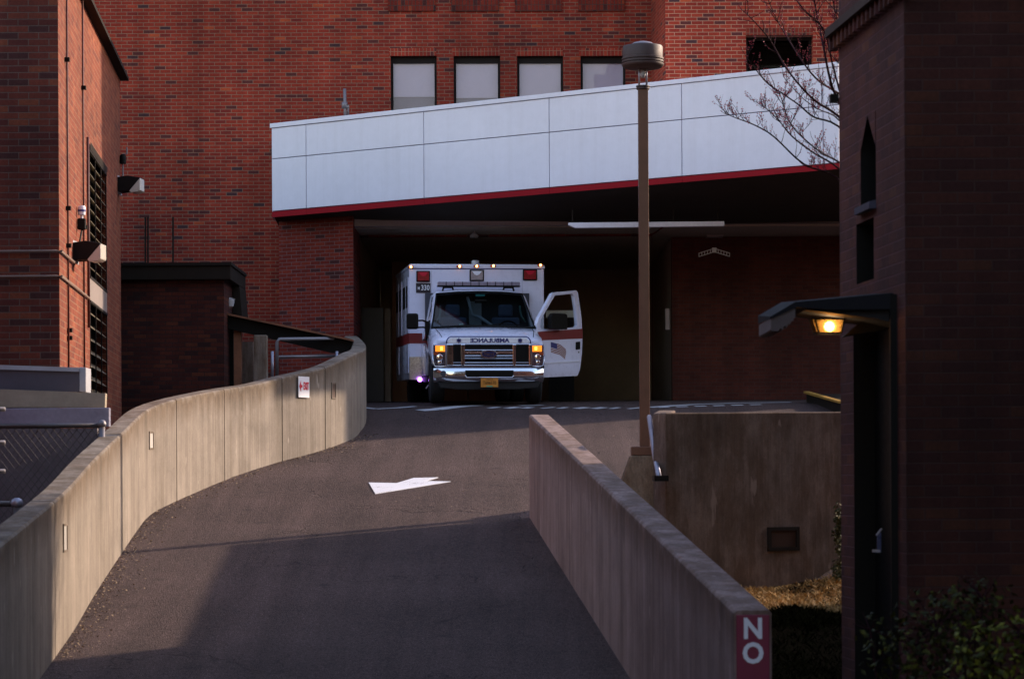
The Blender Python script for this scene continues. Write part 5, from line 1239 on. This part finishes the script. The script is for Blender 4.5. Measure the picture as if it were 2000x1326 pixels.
for px, py in ((802, 521.5), (897, 520.5), (930.5, 520), (963, 519.5), (1055, 518)):
    q = pxa(px, py, by0 - .02)
    mo = MB().box(q.x - .052, q.x + .052, by0 - .035, by0 - .0125, q.z - .022, q.z + .022).build('marker_light', M['amber_dim'], bx, bevel=.01)
    MB().lathe((q.x + .005, by0 - .036, q.z), [(.018, 0), (.020, -.006), (.008, -.012)], 12, axis='y').build('marker_bulb', M['marker_hot'], mo, smooth=True)
q = pxa(928.5, 514, 2.9); MB().lathe((q.x, 2.9, bz1 + .002), [(.075, 0), (.072, .09), (.06, .105)], 20).build('roof_antenna', plain('ant', (.6, .6, .64), .4), bx, smooth='auto')
# light bar over the cab
a = pxa(854, 558.5, 1.95); b = pxa(1014, 552.5, 1.95)
lbm = MB().box(a.x, b.x, 1.80, 2.02, a.z, b.z + .01); lbo = lbm.build('light_bar', plain('bar_lens', (.28, .24, .30), .2, var=.3, nscale=14, objc=True), amb, bevel=.012)
m = MB(); m.box(a.x - .004, b.x + .004, 1.79, 2.03, a.z - .018, a.z - .002)
for k in range(1, 10): xk = a.x + (b.x - a.x) * k / 10; m.box(xk - .006, xk + .006, 1.792, 2.0, a.z - .001, b.z + .012)
m.build('bar_frame', M['black'], lbo)
for px in (875, 993):
    m = MB(); q = pxa(px, 562, 1.92)
    for dx in (-.10, .10): m.bar((q.x + dx, 1.92, 2.03), (q.x + dx * .75, 1.92, a.z - .01), .03)
    m.bar((q.x - .09, 1.92, a.z - .028), (q.x + .09, 1.92, a.z - .028), .03)
    m.build('bar_foot', M['black'], lbo)
# passenger mirror
m = MB(); a = pxa(794, 643, 1.0); b = pxa(817, 612, 1.0); m.box(a.x, b.x, .95, 1.07, a.z, b.z); mr_ = m.build('wing_mirror', M['black'], amb, bevel=.04, seg=3)
m = MB(); m.tube([(b.x - .02, 1.0, b.z - .13), (b.x + .07, 1.0, b.z - .125), (-.97, 1.05, b.z - .16)], .018, 6); m.tube([(b.x - .02, 1.0, a.z + .03), (b.x + .08, 1.0, a.z + .035), (-.99, 1.05, a.z + .02)], .018, 6); m.box(-1.03, -.97, .98, 1.18, 1.22, 1.44); m.build('mirror_arm', M['black'], mr_, smooth=False)
# red band on fender / passenger door (follows the side then tapers at the front)
m = MB()
ysb = [2.2, 1.75, 1.2, .97, .80]
def sidex(y, z):
    ks = sorted(S); 
    for a_, b_ in zip(ks, ks[1:]):
        if a_ <= y <= b_:
            t = (y - a_) / (b_ - a_)
            def at(r):
                for (x0_, z0_), (x1_, z1_) in zip(r, r[1:]):
                    if z0_ <= z <= z1_: return x0_ + (x1_ - x0_) * (z - z0_) / max(1e-6, z1_ - z0_)
                return r[0][0]
            return at(S[a_]) * (1 - t) + at(S[b_]) * t
    return 1.0
ln_ = [(2.2, 1.09, 1.135), (1.75, 1.09, 1.135), (1.2, 1.07, 1.125), (.97, 1.04, 1.11), (.80, .98, 1.06), (.70, .95, 1.00)]
for s_ in (-1,):
    vv = []
    for y, z0_, z1_ in ln_: vv += [(s_ * (sidex(y, z0_) + .006), y, z0_), (s_ * (sidex(y, z1_) + .006), y, z1_)]
    m.add(vv, [(2 * i, 2 * i + 1, 2 * i + 3, 2 * i + 2) for i in range(len(ln_) - 1)])
m.build('red_band', M['amb_red'], cab, fix=False)
# step light glowing violet
q = pxa(820, 741, 2.1); MB().lathe((q.x, 2.09, q.z), [(.022, 0), (.045, -.01), (.02, -.02)], 14, axis='y').build('step_light', plain('violet_hot', (.8, .4, 1), .3, emit=(.42, .12, 1.0), es=3), bx, smooth=True)
q = pxa(838, 752, .9); MB().bar((q.x - .05, 1.0, q.z - .06), (q.x + .05, 1.0, q.z + .06), .05, .02).build('step_bracket', M['steel'], bx)
# ---- open driver door : local frame a (along), z, n (outward)
hinge = Vector((1.0, 1.0, 0)); th_ = R(48); da_ = Vector((math.sin(th_), math.cos(th_), 0)); dn_ = Vector((math.cos(th_), -math.sin(th_), 0))
tgt = pxa(1137, 650, hinge.y + 1.13 * math.cos(th_)); 
def dpx(px, py):                                 # pixel on the door plane -> (a, z)
    # iterate depth along ray until it lies in the plane
    ray = rm.transposed() @ P(px, py, 1.0); o_ = rm.transposed() @ (-Vector(amb.location)) / AS; t = (hinge - o_).dot(dn_) / ray.dot(dn_); q = o_ + ray * t
    return ((q - hinge).dot(da_), q.z)
outer = [dpx(*p) for p in [(1062, 737), (1058, 712), (1056, 690), (1049, 645), (1049, 632), (1053, 620), (1079, 573), (1084, 571), (1126, 567), (1129, 572), (1136, 620), (1138, 655), (1137, 690), (1133, 722), (1128, 734)]]
inner_ = [dpx(*p) for p in [(1058, 643), (1055.5, 638), (1057, 624), (1084, 577.5), (1118, 574), (1121, 578), (1124.5, 600), (1127.5, 635), (1124, 639), (1100, 641)]]
m = MB(); m.prism([outer, inner_], hinge, da_, (0, 0, 1), -dn_ * .07); dr_ = m.build('driver_door', M['amb_white'], amb, bevel=.006); dr_['label'] = 'open driver door with a red band and a flag'
m = MB(); m.add([hinge - dn_ * .035 + da_ * p[0] + V3 * p[1] for p in inner_], [tuple(range(len(inner_)))]); m.build('window', glassmat('door_glass', (.85, .88, .86), .01), dr_)
sb_ = [dpx(*p) for p in [(1052.5, 665), (1050.5, 648), (1137.5, 642), (1138, 661)]]
m = MB(); m.prism([sb_], hinge + dn_ * .004, da_, (0, 0, 1), -dn_ * .008); m.build('red_band', M['amb_red'], dr_)
sb_ = [dpx(*p) for p in [(1062, 710.5), (1062, 708), (1133, 704), (1133, 706.5)]]
m = MB(); m.prism([sb_], hinge + dn_ * .012, da_, (0, 0, 1), -dn_ * .016); m.build('moulding', M['white_panel'], dr_)
sb_ = [dpx(*p) for p in [(1124, 683), (1124, 668), (1132, 667), (1132, 682)]]
m = MB(); m.prism([sb_], hinge + dn_ * .02, da_, (0, 0, 1), -dn_ * .02); m.build('handle', M['black'], dr_, bevel=.008)
q = dpx(1130, 688); m = MB(); c_ = hinge + da_ * q[0] + V3 * q[1]; m.bar(c_, c_ + dn_ * .012, .02); m.build('lock', M['black'], dr_)
# flag
fl = MB(); nxs = 12; nst = 13
for j in range(nst):
    for i in range(nxs):
        def fp(u, v):
            px = 1075.5 + 29 * u + 2.5 * math.sin(v * 5) * u * .4; py = 668 + 20 * v + 16 * (u ** 1.5) * .75 + 1.6 * math.sin(u * 8) * u
            a_, z_ = dpx(px, py); return hinge + da_ * a_ + V3 * z_ + dn_ * .003
        u0, u1 = i / nxs, (i + 1) / nxs; v0, v1 = j / nst, (j + 1) / nst
        canton = u1 <= .42 and j < 7
        fl.add([fp(u0, v0), fp(u1, v0), fp(u1, v1), fp(u0, v1)], [(0, 1, 2, 3)], 2 if canton else (0 if j % 2 == 0 else 1))
fl.build('flag_decal', [M['amb_red'], plain('flag_white', (.62, .56, .58), .5), M['navy']], dr_, fix=False)
a = dpx(1064, 643); b = dpx(1096, 613)
m = MB(); m.box(0, 0.001, 0, 0.001, 0, 0.001); m = MB(); m.prism([[(a[0], a[1]), (b[0], a[1]), (b[0] + .0, b[1] - .03), (b[0] - .03, b[1]), (a[0] + .06, b[1]), (a[0], b[1] - .06)]], hinge + dn_ * .06, da_, (0, 0, 1), dn_ * .10); m.build('wing_mirror', M['black'], dr_, bevel=.03)
m = MB(); c_ = hinge + da_ * (a[0] + .05) + V3 * (a[1] + .05); m.bar(c_, c_ + dn_ * .1, .04); m.build('mirror_arm', M['black'], dr_)

# ================================================================== VEGETATION
M['bark'] = plain('bark', (.030, .010, .014), .9, spec=.1, var=.3, nscale=12)
M['bud'] = plain('bud', (.34, .015, .035), .6, var=.3, nscale=20)
tree = thing('bare_tree', 'bare budding tree with thin branches crossing the right end of the white canopy', 'tree', (5.2, 27.6, zg(27.6)))
br = MB(); bd = MB(); random.seed(21)
def bpath(pts, r0, r1):
    k = len(pts); br.tube(pts, [(r0 + (r1 - r0) * i / (k - 1)) * .78 for i in range(k)], 5, cap=False)
def bud(p, s=.013):
    d = Vector((random.uniform(-1, 1), random.uniform(-1, 1), random.uniform(-.3, 1))).normalized() * s
    e1 = d.orthogonal().normalized() * s * .5; e2 = d.cross(e1).normalized() * s * .5
    bd.add([p - d * .6, p + e1, p + e2, p - e1, p - e2, p + d * 1.3], [(0, 1, 2), (0, 2, 3), (0, 3, 4), (0, 4, 1), (5, 2, 1), (5, 3, 2), (5, 4, 3), (5, 1, 4)])
def twig(p, d, L, r, lev, budp=.5):
    k = 5; pts = [p]; dd = d.normalized()
    for i in range(k):
        dd = (dd + Vector((random.uniform(-.22, .22), random.uniform(-.22, .22), random.uniform(-.05, .28)))).normalized(); pts.append(pts[-1] + dd * L / k)
    bpath(pts, r, r * .45)
    if lev > 0:
        for i in range(1, k + 1):
            for _ in range(2 if random.random() < .55 else 1):
                s = Vector((random.uniform(-1, 1), random.uniform(-1, 1), random.uniform(-.4, .9)))
                twig(pts[i], (dd * .8 + s * .8), L * random.uniform(.35, .6), r * .5, lev - 1, budp)
    else:
        for i in range(2, k + 1):
            if random.random() < budp: bud(pts[i] + Vector((random.uniform(-.01, .01),) * 3))
base = Vector((5.2, 27.6, zg(27.6) - .1))
fork = Vector((5.05, 27.65, 2.2))
tk = MB(); tk.tube([base, base + Vector((.02, 0, 1.2)), base + Vector((-.02, -.05, 2.1)), fork], [.16, .13, .12, .10], 12); tk.build('trunk', M['bark'], tree, smooth=True)
# visible limbs, laid out as bent poles from the crown base outward to the left
limbs = [
 ([(1700, 420), (1635, 346), (1570, 322), (1512, 267), (1470, 243), (1440, 232), (1417, 222)], 27.6, .020),
 ([(1700, 400), (1640, 330), (1590, 300), (1545, 265), (1525, 240), (1500, 215), (1490, 208)], 27.9, .019),
 ([(1710, 380), (1640, 318), (1605, 300), (1560, 262), (1540, 235), (1530, 205), (1522, 180)], 28.3, .019),
 ([(1710, 320), (1636, 245), (1590, 230), (1560, 205), (1520, 178), (1495, 160), (1460, 115)], 27.4, .020),
 ([(1700, 290), (1635, 225), (1595, 200), (1560, 165), (1530, 125), (1505, 80), (1480, 50), (1455, 25)], 28.0, .024),
 ([(1710, 240), (1636, 182), (1600, 160), (1570, 125), (1535, 70), (1518, 40), (1500, 0)], 28.5, .022),
 ([(1690, 280), (1634, 190), (1620, 150), (1610, 100), (1600, 50), (1590, 0), (1580, -60)], 27.8, .028),
 ([(1700, 220), (1650, 90), (1635, 40), (1622, -20)], 28.4, .02),
 ([(1700, 330), (1640, 235), (1600, 215), (1565, 190), (1530, 150)], 28.8, .016),
 ([(1690, 300), (1632, 150), (1610, 60), (1570, 20), (1540, -20)], 27.2, .02)]
for pts, D, r in limbs:
    vv = [P(a, b, D + .25 * math.sin(i * 1.7)) for i, (a, b) in enumerate(pts)]
    vv = [fork, (fork + vv[0]) / 2 + Vector((.1, 0, -.1))] + vv
    sm_ = smoothpath(catmull([list(v_) for v_ in vv], 4), 1); bpath(sm_, r, r * .28)
    L_ = len(sm_)
    for i in range(int(L_ * .35), L_):
        for _ in range(2):
            if random.random() < .52:
                d = (sm_[min(i + 1, L_ - 1)] - sm_[i - 1]).normalized(); s = Vector((random.uniform(-.8, .8), random.uniform(-.9, .9), random.uniform(-.2, 1)))
                twig(sm_[i], d * .5 + s, random.uniform(.10, .28), r * .26, 1 if random.random() < .42 else 0, .55)
# upper crown out of frame (real limbs, they throw the soft shade on the left wall)
for k in range(14):
    t = k * 2.4; d = Vector((math.cos(t) * .75, math.sin(t) * .55, 1.0)); p = fork + Vector((0, 0, .2 * (k % 4)))
    pts = [p]; dd = d.normalized()
    for i in range(7): dd = (dd + Vector((random.uniform(-.2, .2), random.uniform(-.2, .2), random.uniform(-.02, .2)))).normalized(); pts.append(pts[-1] + dd * .5)
    if any(P(1655, 0, q.y).x > q.x and q.z < P(0, -8, q.y).z and q.z > 3.7 for q in pts): continue
    bpath(pts, .045, .012)
    for q in pts[2:]: 
        for _ in range(3): twig(q, Vector((random.uniform(-1, 1), random.uniform(-1, 1), .6)), .7, .010, 1, .2)
br.build('branch', M['bark'], tree, fix=False); bd.build('bud', M['bud'], tree, fix=False)
print('tree faces', len(br.f), len(bd.f))

def leafmat(name, cols):
    m, n, b = newmat(name); oi = n.nodes.new('ShaderNodeNewGeometry')
    nz = noise(n, pos(n), 14, 2); c = ramp(n, nz, [(.3, cols[0]), (.5, cols[1]), (.68, cols[2])]); n.links.new(c, b.inputs['Base Color']); b.inputs['Roughness'].default_value = .7; b.inputs['Specular IOR Level'].default_value = .2
    return m
M['leaf'] = leafmat('leaf', [(.012, .014, .003), (.028, .03, .005), (.09, .09, .01)])
M['leaf_lime'] = leafmat('leaf_lime', [(.02, .025, .003), (.06, .065, .006), (.22, .22, .015)])
M['ivy'] = leafmat('ivy', [(.02, .025, .01), (.05, .05, .015), (.12, .09, .03)])
def leafcloud(mb, c, rad, n, s, flat=1.0):
    for _ in range(n):
        while True:
            u = Vector((random.uniform(-1, 1), random.uniform(-1, 1), random.uniform(-1, 1)))
            if .45 < u.length < 1: break
        p = Vector(c) + Vector((u.x * rad[0], u.y * rad[1], u.z * rad[2]))
        d = (u + Vector((random.uniform(-1, 1), random.uniform(-1, 1), random.uniform(0, 1)))).normalized(); e = d.orthogonal().normalized(); e.rotate(Matrix.Rotation(random.uniform(0, 6.28), 3, d)); f = d.cross(e)
        l = s * random.uniform(.6, 1.3); mb.add([p - e * l * .5, p + f * l * .28, p + e * l * .6 + d * l * .15, p - f * l * .28], [(0, 1, 2, 3)])
random.seed(5)
def shrub(label, clumps, D, mat, n, s):
    px, py, r = clumps[0]; c0 = P(px, py, D); t = thing('shrub', label, 'shrub', (c0.x, D, zg(D)))
    m = MB(); stem = MB()
    for px, py, r in clumps:
        c = P(px, py, D + random.uniform(-.15, .25)); leafcloud(m, c, (r, r * .8, r), int(n * r * r * 8), s)
        root = Vector((c.x * .6 + c0.x * .4, D + .1, zg(D) - .1)); stem.tube([root, (root + c) / 2 + Vector((random.uniform(-.1, .1), 0, 0)), c], [.015, .01, .005], 5)
        for _ in range(10): q = c + Vector((random.uniform(-r, r), random.uniform(-r, r) * .7, random.uniform(-.3, 1) * r)); stem.tube([c, q], [.005, .002], 4, cap=False)
    m.build('foliage', mat, t, fix=False); stem.build('stem', M['bark'], t)
shrub('dark green shrub against the near brick building, left of the brighter one', [(1830, 1230, .32), (1790, 1260, .25), (1880, 1200, .25), (1740, 1290, .2), (1850, 1330, .35), (1920, 1170, .2), (1700, 1230, .12)], 15.9, M['leaf'], 260, .05)
shrub('yellow-green leafy shrub at the bottom right corner', [(1940, 1290, .25), (1905, 1255, .14), (1990, 1230, .16), (1960, 1350, .3), (1890, 1340, .2)], 14.6, M['leaf_lime'], 330, .055)
# ivy on the retaining wall
iv = MB()
for k in range(60):
    px = 1648 - abs(random.gauss(0, 9)); py = random.uniform(1000, 1138); c = P(px, py, 28.1); leafcloud(iv, c, (.05, .06, .07), 10, .045)
for k in range(16):
    px = 1640; py = random.uniform(980, 1130); c = P(px, py, 27.9); leafcloud(iv, c, (.06, .08, .08), 10, .045)
o = iv.build('ivy', M['ivy'], fix=False); tag(o, 'straggly ivy climbing the right end of the retaining wall', 'climbing plant')
# lawn
def lz(x, D): return zlawn(x, D) + .03 * math.sin(x * 3 + D * 2.1)
lawn = MB(); random.seed(9)
M['lawn'] = plain('lawn', (.022, .014, .007), .95, var=.5, nscale=14, spec=0)
M['grass'] = leafmat('grass', [(.26, .15, .045), (.50, .30, .10), (.70, .46, .22)])  # colour raised so the blades look sunlit
v = []
for j in range(24):
    D = 17.2 + j * (28.5 - 17.2) / 23
    for i in range(6): x0_ = wl_x(D) + .252; x = x0_ + (4.0 - x0_) * i / 5; v.append((x, D, lz(x, D)))
lawn.add(v, [(j * 6 + i, j * 6 + i + 1, (j + 1) * 6 + i + 1, (j + 1) * 6 + i) for j in range(23) for i in range(5)])
o = lawn.build('soil', M['lawn'], smooth=True); tag(o, None, None, kind='structure')
gb = MB(); gc = MB()
M['cover'] = leafmat('cover', [(.006, .005, .002), (.012, .010, .004), (.028, .024, .008)]); M['cover'].node_tree.nodes['Principled BSDF'].inputs['Specular IOR Level'].default_value = 0  # near-black blades put the shade into the grass colour
for k in range(24000):
    D = random.uniform(19.5, 28.3) if k % 5 < 3 else random.uniform(25.9, 28.3); x0_ = wl_x(D) + .27; x = random.uniform(x0_, 3.7)
    if D > 27.25 + (x - 1.64) * .537: continue
    z = lz(x, D); edge = 25.6 + (x - 1.2) * .50 + .25 * math.sin(x * 5)
    far = D > edge
    h_ = random.uniform(.02, .06) if far else random.uniform(.05, .13); a_ = random.uniform(0, 6.28); wv = Vector((math.cos(a_), math.sin(a_), 0)) * (.008 if far else .012); ln2 = Vector((random.uniform(-.09, .09), random.uniform(-.09, .09), h_ * (1 if far else .6))); p = Vector((x, D, z))
    (gb if far else gc).add([p - wv, p + wv, p + ln2], [(0, 1, 2)])
o = gb.build('grass', M['grass'], fix=False); tag(o, 'grass with sunlight put into its golden colour, at the foot of the retaining wall', 'grass', kind='stuff')
o = gc.build('shaded_grass', M['cover'], fix=False); tag(o, 'grass blades coloured dark to give the shade between the ramp wall and the near brick building', 'ground cover', kind='stuff')
# debris and moss line along the curved wall
db = MB(); random.seed(11)
for k in range(1500):
    D = random.uniform(22.8, 39); p, i = at_D(D); nn = wallnormal(WP, i); off = abs(random.gauss(0, .16)) + .01; q = p - nn * off; s = random.uniform(.005, .018)
    z = zg(q.y) + .004; a_ = random.uniform(0, 6.28); e = Vector((math.cos(a_), math.sin(a_), random.uniform(-.2, .6))) * s; f = Vector((-math.sin(a_), math.cos(a_), random.uniform(0, .5))) * s * .6; c = Vector((q.x, q.y, z + s * .4))
    db.add([c - e, c - f, c + e, c + f], [(0, 1, 2, 3)])
for k in range(60):
    px, py = random.uniform(700, 1250), random.uniform(805, 1000); c = G(px, py); c.z += .008; s = random.uniform(.008, .02); a_ = random.uniform(0, 6.28); e = Vector((math.cos(a_), math.sin(a_), .2)) * s; f = Vector((-math.sin(a_), math.cos(a_), .2)) * s * .6
    db.add([c - e, c - f, c + e, c + f], [(0, 1, 2, 3)])
o = db.build('leaf_litter', plain('litter', (.30, .20, .11), .8, var=.5, nscale=30), fix=False); tag(o, 'scattered dry leaves and grit along the foot of the curved wall', 'leaf litter', kind='stuff')
